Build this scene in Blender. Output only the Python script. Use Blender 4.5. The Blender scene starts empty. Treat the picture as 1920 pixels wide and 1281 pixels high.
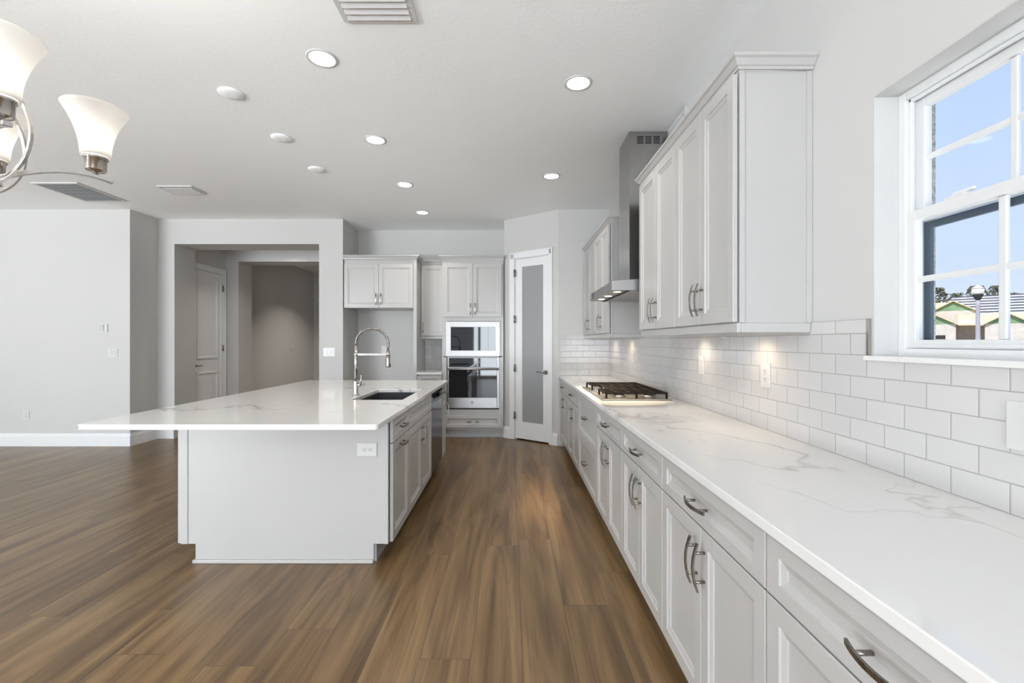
import bpy, bmesh, math, random
from mathutils import Vector, Matrix
S = bpy.context.scene
COL = S.collection
R = math.radians
PI = math.pi

# ------------------------------------------------------------------ camera, sky, sun, exposure
CAMH = 1.345
cd = bpy.data.cameras.new('camera')
cam = bpy.data.objects.new('camera', cd); COL.objects.link(cam)
cam.location = (0, 0, CAMH); cam.rotation_euler = (PI / 2, 0, 0)
cd.sensor_fit = 'HORIZONTAL'; cd.sensor_width = 36.0
cd.lens = 843.0 / 1920 * 36.0
cd.shift_x = 3.0 / 1920; cd.shift_y = 0.3 / 1920
cd.clip_start = 0.02; cd.clip_end = 600
S.camera = cam
S.view_settings.view_transform = 'Standard'; S.view_settings.look = 'None'
S.view_settings.exposure = 0.45; S.view_settings.gamma = 1.0
S.view_settings.use_curve_mapping = False
S.cycles.use_denoising = True
S.cycles.max_bounces = 12; S.cycles.diffuse_bounces = 9; S.cycles.glossy_bounces = 4
S.cycles.transmission_bounces = 6; S.cycles.transparent_max_bounces = 12
S.cycles.sample_clamp_indirect = 6.0
S.cycles.caustics_reflective = False; S.cycles.caustics_refractive = False

w = bpy.data.worlds.new('sky'); S.world = w; w.use_nodes = True
nt = w.node_tree; nt.nodes.clear()
_o = nt.nodes.new('ShaderNodeOutputWorld'); _b = nt.nodes.new('ShaderNodeBackground')
_tc = nt.nodes.new('ShaderNodeTexCoord'); _sx = nt.nodes.new('ShaderNodeSeparateXYZ'); _cr = nt.nodes.new('ShaderNodeValToRGB')
nt.links.new(_tc.outputs['Generated'], _sx.inputs[0]); nt.links.new(_sx.outputs['Z'], _cr.inputs[0])
e = _cr.color_ramp.elements
e[0].position = 0.0; e[0].color = (0.80, 0.86, 0.95, 1)
e[1].position = 0.45; e[1].color = (0.50, 0.66, 0.98, 1)
_e = e.new(0.13); _e.color = (0.66, 0.78, 0.96, 1)
nt.links.new(_cr.outputs[0], _b.inputs['Color']); _b.inputs['Strength'].default_value = 0.80
nt.links.new(_b.outputs[0], _o.inputs[0])

def light(name, kind, loc, power, color=(1, 1, 1), rot=(0, 0, 0), size=None, size_y=None, spot=None, parent=None, blend=0.5, shape=None, spread=None):
    d = bpy.data.lights.new(name, kind); d.energy = power; d.color = color
    if kind == 'AREA':
        d.shape = shape or ('RECTANGLE' if size_y else 'DISK'); d.size = size
        if size_y: d.size_y = size_y
        if spread: d.spread = spread
    elif kind == 'SUN': d.angle = size or 0.01
    else: d.shadow_soft_size = size or 0.02
    if spot: d.spot_size = spot; d.spot_blend = blend
    o = bpy.data.objects.new(name, d); COL.objects.link(o)
    o.location = loc; o.rotation_euler = rot
    if parent: o.parent = parent
    return o

_sun = light('sun', 'SUN', (0, 0, 30), 4.2, (1.0, 0.95, 0.87), size=0.01)
_sun.rotation_euler = Vector((0.45, 0.42, -0.79)).to_track_quat('-Z', 'Y').to_euler()
# area lamps for daylight at the patio doors behind the camera, then added upward fills
light('daylight_patio', 'AREA', (-7.1, -4.12, 1.25), 250.0, (0.85, 0.93, 1.0), rot=(R(94), 0, 0), size=3.0, size_y=2.3)
light('daylight_terrace', 'AREA', (-0.35, -4.12, 1.25), 150, (0.85, 0.93, 1.0), rot=(R(94), 0, 0), size=2.0, size_y=2.3)
light('fill_rear_up', 'AREA', (-6.6, -4.14, 0.5), 980.0, (0.91, 0.96, 1.0), rot=(R(174), 0, 0), size=4.0, size_y=1.4)  # added lamp aimed up to brighten the ceiling, standing in for bounce light
light('fill_side_up', 'AREA', (-9.14, 1.2, 0.9), 20.0, (0.95, 0.98, 1.0), rot=(R(152), 0, R(-90)), size=3.2, size_y=1.2)  # added side lamp, tilted up for extra ceiling light
light('fill_window_up', 'AREA', (1.98, 1.12, 0.75), 14.0, (0.95, 0.98, 1.0), rot=(R(155), 0, R(90)), size=0.9, size_y=0.7)  # unseen lamp added below the sill to lift the window reveal and ceiling

# ------------------------------------------------------------------ node helpers
class NT:
    def __init__(s, name):
        s.mat = bpy.data.materials.new(name); s.mat.use_nodes = True
        s.t = s.mat.node_tree; s.t.nodes.clear()
        s.out = s.t.nodes.new('ShaderNodeOutputMaterial')
    def n(s, typ, **kw):
        nd = s.t.nodes.new(typ)
        for k, v in kw.items(): setattr(nd, k, v)
        return nd
    def set(s, sock, v):
        if isinstance(v, bpy.types.NodeSocket): s.t.links.new(v, sock)
        elif v is not None: sock.default_value = v
    def m(s, op, a, b=None, c=None, clamp=False):
        nd = s.n('ShaderNodeMath', operation=op, use_clamp=clamp)
        for i, v in enumerate((a, b, c)):
            if v is not None: s.set(nd.inputs[i], v)
        return nd.outputs[0]
    def pos(s): return s.n('ShaderNodeTexCoord').outputs['Object']
    def sep(s, v):
        nd = s.n('ShaderNodeSeparateXYZ'); s.set(nd.inputs[0], v); return nd.outputs
    def comb(s, x, y, z):
        nd = s.n('ShaderNodeCombineXYZ')
        for i, v in enumerate((x, y, z)): s.set(nd.inputs[i], v)
        return nd.outputs[0]
    def noise(s, vec, scale, detail=2.0, rough=0.5, dist=0.0, out='Fac'):
        nd = s.n('ShaderNodeTexNoise'); s.set(nd.inputs['Vector'], vec)
        nd.inputs['Scale'].default_value = scale; nd.inputs['Detail'].default_value = detail
        nd.inputs['Roughness'].default_value = rough; nd.inputs['Distortion'].default_value = dist
        return nd.outputs[out]
    def white(s, vec):
        nd = s.n('ShaderNodeTexWhiteNoise', noise_dimensions='3D'); s.set(nd.inputs['Vector'], vec); return nd.outputs['Value']
    def mix(s, fac, a, b):
        nd = s.n('ShaderNodeMix', data_type='RGBA'); s.set(nd.inputs[0], fac)
        for i, v in ((6, a), (7, b)):
            s.set(nd.inputs[i], v if isinstance(v, bpy.types.NodeSocket) else (*v, 1) if len(v) == 3 else v)
        return nd.outputs[2]
    def ramp(s, fac, stops):
        nd = s.n('ShaderNodeValToRGB'); s.set(nd.inputs[0], fac); el = nd.color_ramp.elements
        while len(el) < len(stops): el.new(0.5)
        for q, (p, c) in zip(el, stops): q.position = p; q.color = (*c, 1)
        return nd.outputs[0]
    def range(s, v, a, b, c=0.0, d=1.0):
        nd = s.n('ShaderNodeMapRange'); s.set(nd.inputs[0], v)
        for i, x in enumerate((a, b, c, d)): nd.inputs[i + 1].default_value = x
        return nd.outputs[0]
    def bump(s, h, strength, dist):
        nd = s.n('ShaderNodeBump'); s.set(nd.inputs['Height'], h)
        nd.inputs['Strength'].default_value = strength; nd.inputs['Distance'].default_value = dist
        return nd.outputs[0]
    def bsdf(s, color, rough, metal=0.0, normal=None, **kw):
        p = s.n('ShaderNodeBsdfPrincipled')
        s.set(p.inputs['Base Color'], color if isinstance(color, bpy.types.NodeSocket) else (*color, 1))
        s.set(p.inputs['Roughness'], rough); s.set(p.inputs['Metallic'], metal)
        if normal is not None: s.set(p.inputs['Normal'], normal)
        for k, v in kw.items():
            s.set(p.inputs[k.replace('_', ' ')], v)
        s.t.links.new(p.outputs[0], s.out.inputs[0])
        return p

def painted(name, col, rough, nscale=60.0, bump=0.05, spec=0.5, tint=0.012, dist=0.002):
    t = NT(name); p = t.pos()
    n = t.noise(p, nscale, 3); n2 = t.noise(p, 1.7, 2)
    c = t.mix(n2, tuple(x * (1 - tint) for x in col), tuple(min(1, x * (1 + tint)) for x in col))
    t.bsdf(c, rough, 0, t.bump(n, bump, dist), Specular_IOR_Level=spec)
    return t.mat

def metal(name, col, rough, stretch=(1, 1, 60), bump=0.02):
    t = NT(name); p = t.pos(); x, y, z = t.sep(p)
    v = t.comb(t.m('MULTIPLY', x, stretch[0]), t.m('MULTIPLY', y, stretch[1]), t.m('MULTIPLY', z, stretch[2]))
    n = t.noise(v, 8.0, 3)
    r = t.range(n, 0.3, 0.7, rough * 0.8, rough * 1.2)
    c = t.mix(n, tuple(x * 0.92 for x in col), col)
    t.bsdf(c, r, 1.0, t.bump(n, bump, 0.001))
    return t.mat

M = {}
M['wall'] = painted('wall_paint', (0.545, 0.541, 0.528), 0.75, 90, 0.05, 0.3)
M['ceiling'] = painted('ceiling_paint', (0.915, 0.93, 0.935), 0.9, 38, 0.25, 0.2, dist=0.004)
M['trim'] = painted('trim_paint', (0.77, 0.775, 0.78), 0.35, 40, 0.01, 0.5)
M['cab'] = painted('cabinet_paint', (0.452, 0.443, 0.432), 0.28, 30, 0.012, 0.5)
M['plastic'] = painted('white_plastic', (0.585, 0.58, 0.575), 0.3, 40, 0.0, 0.5)
M['dark'] = painted('dark_gap', (0.03, 0.03, 0.03), 0.7, 40, 0.0, 0.3)
M['black'] = painted('cast_iron_black', (0.012, 0.009, 0.007), 0.6, 120, 0.15, 0.15)
M['sink'] = painted('composite_sink', (0.035, 0.036, 0.04), 0.35, 200, 0.05, 0.5)
M['steel'] = metal('stainless_steel', (0.38, 0.37, 0.365), 0.38, (60, 1, 1))
M['steelv'] = metal('stainless_duct', (0.42, 0.41, 0.40), 0.24, (1, 1, 0.02), 0.01)
M['dsteel'] = metal('dark_steel', (0.06, 0.06, 0.065), 0.18, (1, 60, 1))
M['nickel'] = metal('brushed_nickel', (0.30, 0.275, 0.25), 0.30, (20, 20, 1))
M['chrome'] = metal('bright_nickel', (0.58, 0.55, 0.52), 0.2, (10, 10, 1), 0.0)
M['bglass'] = painted('black_glass', (0.012, 0.012, 0.013), 0.03, 10, 0.0, 0.6)
M['vinyl'] = painted('window_vinyl', (0.68, 0.685, 0.69), 0.3, 40, 0.0, 0.5)
M['grey'] = painted('grey_grille', (0.50, 0.50, 0.50), 0.6, 40, 0.0, 0.3)

def emis(name, col, strength, base=(0.8, 0.8, 0.8)):
    t = NT(name); n = t.noise(t.pos(), 20.0, 1)
    t.bsdf(base, 0.4, 0, None, Emission_Color=(*col, 1), Emission_Strength=t.range(n, 0, 1, strength * 0.97, strength * 1.03))
    return t.mat
M['lens'] = emis('lamp_lens', (1.0, 0.96, 0.90), 3.0)
M['puck'] = emis('puck_lens', (1.0, 0.86, 0.68), 4.0)

def shade_glass():
    t = NT('opal_shade_glass'); n = t.noise(t.pos(), 12.0, 2)
    col = t.mix(n, (0.95, 0.935, 0.91), (0.97, 0.955, 0.93))
    d = t.n('ShaderNodeBsdfDiffuse'); tr = t.n('ShaderNodeBsdfTranslucent'); g = t.n('ShaderNodeBsdfGlossy')
    for q in (d, tr): t.set(q.inputs[0], col)
    g.inputs['Roughness'].default_value = 0.25
    m1 = t.n('ShaderNodeMixShader'); m1.inputs[0].default_value = 0.6
    t.t.links.new(d.outputs[0], m1.inputs[1]); t.t.links.new(tr.outputs[0], m1.inputs[2])
    m2 = t.n('ShaderNodeMixShader'); m2.inputs[0].default_value = 0.04
    t.t.links.new(m1.outputs[0], m2.inputs[1]); t.t.links.new(g.outputs[0], m2.inputs[2])
    t.t.links.new(m2.outputs[0], t.out.inputs[0])
    return t.mat
M['shade'] = shade_glass()

def clear_glass(name, tint=(1, 1, 1)):
    t = NT(name); n = t.noise(t.pos(), 3.0, 1)
    lw = t.n('ShaderNodeLayerWeight'); fac = t.m('ADD', 0.02, t.m('MULTIPLY', t.m('POWER', lw.outputs['Facing'], 4.0), 0.5))
    tr = t.n('ShaderNodeBsdfTransparent'); t.set(tr.inputs[0], t.mix(n, tint, tuple(x * 0.985 for x in tint)))
    g = t.n('ShaderNodeBsdfGlossy'); g.inputs['Roughness'].default_value = 0.02
    mx = t.n('ShaderNodeMixShader'); t.set(mx.inputs[0], fac); lw.inputs['Blend'].default_value = 0.5
    t.t.links.new(tr.outputs[0], mx.inputs[1]); t.t.links.new(g.outputs[0], mx.inputs[2])
    t.t.links.new(mx.outputs[0], t.out.inputs[0])
    return t.mat
M['glass'] = clear_glass('window_glass', (0.97, 0.985, 1.0))

def frosted():
    t = NT('frosted_glass'); n = t.noise(t.pos(), 500.0, 2)
    t.bsdf((0.47, 0.48, 0.49), 0.30, 0, t.bump(n, 0.05, 0.0005), Transmission_Weight=0.35, Specular_IOR_Level=0.5)
    return t.mat
M['frost'] = frosted()

def floor_mat():
    t = NT('oak_plank_floor'); p = t.pos(); x, y, z = t.sep(p)
    W, Ln = 0.2195, 1.52
    u = t.m('DIVIDE', t.m('ADD', x, 100 * W - 0.052), W)
    col = t.m('FLOOR', u); fu = t.m('FRACT', u)
    r1 = t.white(t.comb(col, 3.1, 0.7))
    v = t.m('ADD', t.m('DIVIDE', t.m('ADD', y, 60), Ln), t.m('MULTIPLY', r1, 7.3))
    row = t.m('FLOOR', v); fv = t.m('FRACT', v)
    rid = t.white(t.comb(col, row, 2.3)); rid2 = t.white(t.comb(row, col, 9.1))
    off = t.m('MULTIPLY', rid, 37.0)
    # broad cathedral figure, fine grain and pores, all running along the plank
    g1 = t.noise(t.comb(t.m('ADD', t.m('MULTIPLY', x, 11.0), off), t.m('ADD', t.m('MULTIPLY', y, 0.75), off), 0), 1.0, 3, 0.5, 0.6)
    g2 = t.noise(t.comb(t.m('ADD', t.m('MULTIPLY', x, 85.0), off), t.m('MULTIPLY', y, 1.6), off), 1.0, 4, 0.6, 0.3)
    g3 = t.noise(t.comb(t.m('ADD', t.m('MULTIPLY', x, 3.2), t.m('MULTIPLY', off, 1.7)), t.m('MULTIPLY', y, 0.35), off), 1.0, 2, 0.5, 0.9)
    rings = t.m('PINGPONG', t.m('MULTIPLY', g3, 9.0), 0.5)
    f = t.m('ADD', t.m('MULTIPLY', g1, 0.62), t.m('ADD', t.m('MULTIPLY', g2, 0.30), t.m('MULTIPLY', rings, 0.14)))
    c = t.ramp(f, [(0.30, (0.058, 0.031, 0.012)), (0.43, (0.112, 0.064, 0.026)), (0.54, (0.168, 0.102, 0.044)), (0.70, (0.248, 0.162, 0.078))])
    tone = t.range(rid2, 0, 1, 0.88, 1.10)
    tc = t.n('ShaderNodeVectorMath', operation='SCALE'); t.set(tc.inputs[0], c); t.set(tc.inputs['Scale'], tone)
    eu = t.m('MULTIPLY', t.m('MINIMUM', fu, t.m('SUBTRACT', 1.0, fu)), W)
    ev = t.m('MULTIPLY', t.m('MINIMUM', fv, t.m('SUBTRACT', 1.0, fv)), Ln)
    seam = t.range(t.m('MINIMUM', eu, ev), 0.0006, 0.0022, 0.0, 1.0)
    c2 = t.mix(seam, (0.075, 0.046, 0.027), tc.outputs[0])
    h = t.m('ADD', t.m('MULTIPLY', seam, 1.0), t.m('MULTIPLY', g2, 0.25))
    rr = t.range(g2, 0.3, 0.7, 0.28, 0.38)
    t.bsdf(c2, rr, 0, t.bump(h, 0.18, 0.0015), Specular_IOR_Level=0.5)
    return t.mat
M['floor'] = floor_mat()

def tile_mat(name, axis, u0, z0, w=0.1533, h=0.0777):
    t = NT(name); p = t.pos(); x, y, z = t.sep(p)
    a = y if axis == 'y' else x
    rv = t.m('DIVIDE', t.m('SUBTRACT', z, z0 - 10 * h), h)
    row = t.m('FLOOR', rv); fv = t.m('FRACT', rv)
    half = t.m('MULTIPLY', t.m('FRACT', t.m('MULTIPLY', row, 0.5)), 1.0)
    uu = t.m('ADD', t.m('DIVIDE', t.m('SUBTRACT', a, u0 - 100 * w), w), half)
    cu = t.m('FLOOR', uu); fu = t.m('FRACT', uu)
    eu = t.m('MULTIPLY', t.m('MINIMUM', fu, t.m('SUBTRACT', 1.0, fu)), w)
    ev = t.m('MULTIPLY', t.m('MINIMUM', fv, t.m('SUBTRACT', 1.0, fv)), h)
    d = t.m('MINIMUM', eu, ev)
    k = t.range(d, 0.0011, 0.0019)
    edge = t.range(d, 0.0008, 0.0045)
    rid = t.white(t.comb(cu, row, 0.37))
    n = t.noise(p, 9.0, 2)
    tilec = t.mix(rid, (0.535, 0.525, 0.52), (0.57, 0.56, 0.555))
    c = t.mix(k, (0.31, 0.30, 0.29), tilec)
    rough = t.range(k, 0, 1, 0.7, 0.09)
    tilt = t.m('MULTIPLY', t.m('SUBTRACT', rid, 0.5), 0.0)
    t.bsdf(c, rough, 0, t.bump(t.m('ADD', t.m('MULTIPLY', edge, 1.0), t.m('MULTIPLY', n, 0.35)), 0.35, 0.0018))
    return t.mat
ZC = 0.908      # top of the worktops
M['tile_r'] = tile_mat('subway_tile_side', 'y', 1.600, ZC)
M['tile_b'] = tile_mat('subway_tile_end', 'x', 0.705, ZC, 0.1565, 0.0783)
M['tile_n'] = tile_mat('subway_tile_nook', 'x', -1.215, 0.918)

def quartz(name, seed=0.0, lo=0.47, amt=0.75):
    t = NT(name); p = t.pos(); x, y, z = t.sep(p)
    q = t.comb(t.m('ADD', x, seed), t.m('ADD', t.m('MULTIPLY', y, 0.8), seed * 1.7), t.m('MULTIPLY', z, 1.0))
    warp = t.noise(q, 1.6, 4, 0.55, out='Color')
    vm = t.n('ShaderNodeVectorMath', operation='MULTIPLY_ADD')
    t.set(vm.inputs[0], warp); vm.inputs[1].default_value = (0.9, 0.9, 0.9); t.set(vm.inputs[2], q)
    def veins(scale, width, lo, hi, msc):
        n = t.noise(vm.outputs[0], scale, 2, 0.45)
        r = t.m('ABSOLUTE', t.m('SUBTRACT', n, 0.5))
        line = t.range(r, 0.0, width, 1.0, 0.0)
        mk = t.range(t.noise(q, msc, 2, 0.5), lo, hi)
        return t.m('MULTIPLY', t.m('POWER', line, 1.5), mk, clamp=True)
    v1 = veins(0.75, 0.010, lo, lo + 0.13, 1.1)
    v2 = veins(1.7, 0.006, 0.52, 0.66, 1.9)
    haze = t.m('MULTIPLY', veins(0.75, 0.05, 0.45, 0.65, 1.1), 0.14)
    v = t.m('MAXIMUM', t.m('MAXIMUM', t.m('MULTIPLY', v1, amt), t.m('MULTIPLY', v2, 0.5)), haze)
    c = t.mix(v, (0.72, 0.715, 0.705), (0.33, 0.295, 0.27))
    t.bsdf(c, 0.07, 0, None, Specular_IOR_Level=0.5)
    return t.mat
M['quartz'] = quartz('veined_quartz', 3.3)
M['quartz_i'] = quartz('veined_quartz_island', 5.4, 0.40, 1.0)

# ------------------------------------------------------------------ mesh helpers
class MB:
    def __init__(s): s.bm = bmesh.new()
    def box(s, x0, x1, y0, y1, z0, z1):
        v = [s.bm.verts.new((x, y, z)) for x in (x0, x1) for y in (y0, y1) for z in (z0, z1)]
        for f in ((0, 1, 3, 2), (4, 6, 7, 5), (0, 4, 5, 1), (2, 3, 7, 6), (0, 2, 6, 4), (1, 5, 7, 3)):
            s.bm.faces.new([v[i] for i in f])
        return s
    def prism(s, pts, axis, a, b):
        """polygon pts (2D) extruded along axis 'x','y','z' from a to b"""
        def P(p, t):
            return {'x': (t, p[0], p[1]), 'y': (p[0], t, p[1]), 'z': (p[0], p[1], t)}[axis]
        A = [s.bm.verts.new(P(p, a)) for p in pts]; B = [s.bm.verts.new(P(p, b)) for p in pts]
        s.bm.faces.new(A); s.bm.faces.new(B[::-1])
        for i in range(len(pts)):
            j = (i + 1) % len(pts); s.bm.faces.new((A[i], B[i], B[j], A[j]))
        return s
    def tube(s, pts, r, seg=10, r2=None, up=None, cap=True, radii=None):
        pts = [Vector(p) for p in pts]; n = len(pts); rings = []
        T = [(pts[min(i + 1, n - 1)] - pts[max(i - 1, 0)]).normalized() for i in range(n)]
        u = Vector(up) if up else (Vector((0, 0, 1)) if abs(T[0].z) < 0.9 else Vector((1, 0, 0)))
        for i in range(n):
            u = (u - T[i] * u.dot(T[i])).normalized(); v = T[i].cross(u)
            ra = radii[i] if radii else r; rb = (r2 if r2 else ra)
            rings.append([s.bm.verts.new(pts[i] + u * (ra * math.cos(2 * PI * k / seg)) + v * (rb * math.sin(2 * PI * k / seg))) for k in range(seg)])
        for i in range(n - 1):
            for k in range(seg):
                f = s.bm.faces.new((rings[i][k], rings[i][(k + 1) % seg], rings[i + 1][(k + 1) % seg], rings[i + 1][k])); f.smooth = True
        if cap:
            s.bm.faces.new(rings[0][::-1]); s.bm.faces.new(rings[-1])
        return s
    def strip(s, pts, hw, ht, up):
        """rectangular bar swept along pts: half width hw (across up), half thickness ht (along up)"""
        pts = [Vector(p) for p in pts]; n = len(pts); rings = []
        for i in range(n):
            T = (pts[min(i + 1, n - 1)] - pts[max(i - 1, 0)]).normalized(); u = Vector(up)
            v = T.cross(u).normalized(); u = v.cross(T).normalized()
            rings.append([s.bm.verts.new(pts[i] + u * a + v * b) for a, b in ((ht, hw), (ht, -hw), (-ht, -hw), (-ht, hw))])
        for i in range(n - 1):
            for k in range(4):
                s.bm.faces.new((rings[i][k], rings[i][(k + 1) % 4], rings[i + 1][(k + 1) % 4], rings[i + 1][k]))
        s.bm.faces.new(rings[0][::-1]); s.bm.faces.new(rings[-1])
        return s
    def cyl(s, p0, p1, r, seg=20, r1=None):
        return s.tube([p0, p1], r, seg, radii=[r, r1 if r1 is not None else r])
    def lathe(s, prof, c=(0, 0, 0), seg=32, closed=False):
        rings = [[s.bm.verts.new((c[0] + r * math.cos(2 * PI * k / seg), c[1] + r * math.sin(2 * PI * k / seg), c[2] + z)) for k in range(seg)] for r, z in prof]
        n = len(rings)
        for i in range(n if closed else n - 1):
            for k in range(seg):
                f = s.bm.faces.new((rings[i][k], rings[i][(k + 1) % seg], rings[(i + 1) % n][(k + 1) % seg], rings[(i + 1) % n][k])); f.smooth = True
        if not closed:
            s.bm.faces.new(rings[0][::-1]); s.bm.faces.new(rings[-1])
        return s
    def sphere(s, c, r, sub=2, sz=1.0):
        q = bmesh.ops.create_icosphere(s.bm, subdivisions=sub, radius=r, matrix=Matrix.Translation(c) @ Matrix.Diagonal((1, 1, sz, 1)))
        for v in q['verts']:
            for f in v.link_faces: f.smooth = True
        return s
    def door(s, x0, x1, z0, z1, yb=0.0, t=0.019, stile=0.056, rail=None):
        """panelled front facing -y, back at yb"""
        rail = stile if rail is None else rail
        yf = yb - t
        rings = [(0, 0, yb), (0, 0, yf + 0.002), (0.002, 0.002, yf), (stile, rail, yf), (stile + 0.003, rail + 0.003, yf + 0.004),
                 (stile + 0.019, rail + 0.019, yf + 0.0085), (stile + 0.021, rail + 0.021, yf + 0.0115)]
        R_ = []
        for a, b, y in rings:
            R_.append([s.bm.verts.new(p) for p in ((x0 + a, y, z0 + b), (x1 - a, y, z0 + b), (x1 - a, y, z1 - b), (x0 + a, y, z1 - b))])
        for A, B in zip(R_, R_[1:]):
            for k in range(4): s.bm.faces.new((A[k], A[(k + 1) % 4], B[(k + 1) % 4], B[k]))
        s.bm.faces.new(R_[-1]); s.bm.faces.new(R_[0][::-1])
        return s
    def xf(s, mat):
        bmesh.ops.transform(s.bm, matrix=mat, verts=s.bm.verts); return s
    def obj(s, name, mat, parent=None, bevel=0.0, seg=2, label=None, loc=None):
        bmesh.ops.recalc_face_normals(s.bm, faces=s.bm.faces)
        me = bpy.data.meshes.new(name); s.bm.to_mesh(me); s.bm.free()
        me.materials.append(M[mat] if isinstance(mat, str) else mat)
        o = bpy.data.objects.new(name, me); COL.objects.link(o)
        if parent: o.parent = parent
        if loc: o.location = loc
        if bevel:
            b = o.modifiers.new('bevel', 'BEVEL'); b.width = bevel; b.segments = seg; b.limit_method = 'ANGLE'; b.angle_limit = R(40)
        if label: o['label'] = label
        return o

def tag(o, label, cat, group=None, kind=None):
    o['label'] = label; o['category'] = cat
    if group: o['group'] = group
    if kind: o['kind'] = kind
    return o
def thing(name, label, cat, loc=(0, 0, 0), rz=0.0, group=None, kind=None):
    o = bpy.data.objects.new(name, None); COL.objects.link(o); o.empty_display_size = 0.1
    o.location = loc; o.rotation_euler = (0, 0, rz)
    return tag(o, label, cat, group, kind)
def copy_tree(o, parent=None):
    c = o.copy(); COL.objects.link(c)
    if parent: c.parent = parent
    for ch in o.children: copy_tree(ch, c)
    return c
def struct(name, boxes, mat, label, cat, bevel=0.0):
    m = MB()
    for b in boxes: m.box(*b)
    return tag(m.obj(name, mat, bevel=bevel), label, cat, kind='structure')

# ------------------------------------------------------------------ room shell
ZT = 3.048
XW = 1.275          # kitchen wall face
WA, WB, WN, WE = 5.79, 6.25, 6.87, 5.80     # wall planes along y
WIN = (0.667, 1.58, 1.292, 2.206)           # kitchen window y0,y1,z0,z1
struct('floor', [(-9.1, 1.5, -4.1, 11.3, -0.12, 0.0)], 'floor', 'brown oak plank floor running through the whole room', 'floor')
struct('ceiling', [(-9.1, 1.5, -4.1, 11.3, ZT, ZT + 0.15)], 'ceiling', 'plain white textured ceiling over kitchen and great room', 'ceiling')
y0, y1, z0, z1 = WIN
struct('wall_right', [(XW, 1.44, -4.1, y0, 0, ZT), (XW, 1.44, y1, 7.1, 0, ZT), (XW, 1.44, y0, y1, 0, z0), (XW, 1.44, y0, y1, z1, ZT)],
       'wall', 'long off-white kitchen wall holding the window and tiled backsplash', 'wall')
struct('wall_left', [(-9.1, -4.9, WA, 6.67, 0, ZT)], 'wall', 'pale great-room wall with the thermostat and a return at its end', 'wall')
struct('wall_opening', [(-4.9, -4.67, WB, 6.67, 0, ZT), (-2.66, -2.328, WB, 6.67, 0, ZT), (-4.67, -2.66, WB, 6.67, 2.703, ZT)],
       'wall', 'off-white wall pierced by the wide cased opening to the hall', 'wall')
struct('wall_nook_side', [(-2.66, -2.328, 6.672, 6.95, 0, ZT)], 'wall', 'side wall of the refrigerator alcove', 'wall')
struct('wall_nook_back', [(-2.327, -0.03, WN, 6.95, 0, ZT)], 'wall', 'back wall above the oven tower and refrigerator alcove', 'wall')
struct('wall_pantry_side', [(-0.09, -0.04, 6.335, WN, 0, ZT)], 'wall', 'narrow wall edge beside the oven tower', 'wall')
struct('wall_end', [(0.62, XW, WE, 5.88, 0, ZT)], 'wall', 'off-white end wall above the short tiled backsplash', 'wall')
struct('wall_pantry_inside', [(-0.03, XW, 6.95, 7.03, 0, ZT)], 'wall', 'wall inside the pantry behind the frosted glass', 'wall')
struct('wall_hall_left', [(-5.0, -4.78, 6.672, 7.548, 0, ZT)], 'wall', 'hall wall holding the white panelled door', 'wall')
struct('wall_hall_inner', [(-5.0, -4.567, 7.55, 7.94, 0, ZT), (-2.66, -1.6, 7.55, 7.94, 0, ZT), (-4.567, -2.66, 7.55, 7.94, 2.69, ZT)],
       'wall', 'second hall wall with an opening, seen through the first opening', 'wall')
struct('wall_hall_far_left', [(-5.0, -4.85, 7.942, 11.07, 0, ZT)], 'wall', 'long grey shaded wall of the far hallway', 'wall')
struct('wall_hall_end', [(-5.0, -1.6, 11.07, 11.2, 0, ZT)], 'wall', 'wall closing the far hallway', 'wall')
struct('wall_hall_right', [(-1.68, -1.6, 7.942, 11.068, 0, ZT), (-2.0, -1.9, 6.96, 7.548, 0, ZT)], 'wall', 'far side wall of the hallway', 'wall')
struct('wall_great_room_side', [(-9.1, -8.98, -4.1, -0.4, 0, ZT), (-9.1, -8.98, 2.8, WA - 0.002, 0, ZT), (-9.1, -8.98, -0.4, 2.8, 0, 0.3), (-9.1, -8.98, -0.4, 2.8, 2.4, ZT)],
       'wall', 'side wall of the great room with its window', 'wall')
struct('wall_rear', [(-8.97, -8.7, -4.1, -4.0, 0, ZT), (0.9, XW - 0.002, -4.1, -4.0, 0, ZT), (-8.7, 0.9, -4.1, -4.0, 2.42, ZT)],
       'wall', 'rear wall with the patio doors', 'wall')
m = MB()
for x in (-8.7, -6.1, -3.64, -1.19, 0.81): m.box(x, x + 0.09, -4.09, -4.02, 0, 2.42)
m.box(-8.61, 0.81, -4.088, -4.022, 2.33, 2.42); m.box(-8.61, 0.81, -4.088, -4.022, 0.0, 0.10)
for x in (-7.4, -4.85, -2.42): m.box(x - 0.05, x + 0.05, -4.085, -4.025, 0.10, 2.33)
tag(m.obj('door_3', 'vinyl'), 'white framed glass patio doors behind the camera', 'door', kind='structure')

# diagonal pantry wall, local frame: x along the wall, -y towards the kitchen
DL = Vector((-0.09, 6.32, 0)); DA = math.atan2(WE - 6.32, 0.71); DLEN = 0.88
DM = Matrix.Translation(DL) @ Matrix.Rotation(DA, 4, 'Z')
m = MB().box(0, 0.185, 0, 0.11, 0, ZT).box(0.745, DLEN, 0, 0.11, 0, ZT).box(0.185, 0.745, 0, 0.11, 2.49, ZT).xf(DM)
tag(m.obj('wall_diagonal', 'wall'), 'short angled wall holding the frosted glass pantry door', 'wall', kind='structure')

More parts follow.
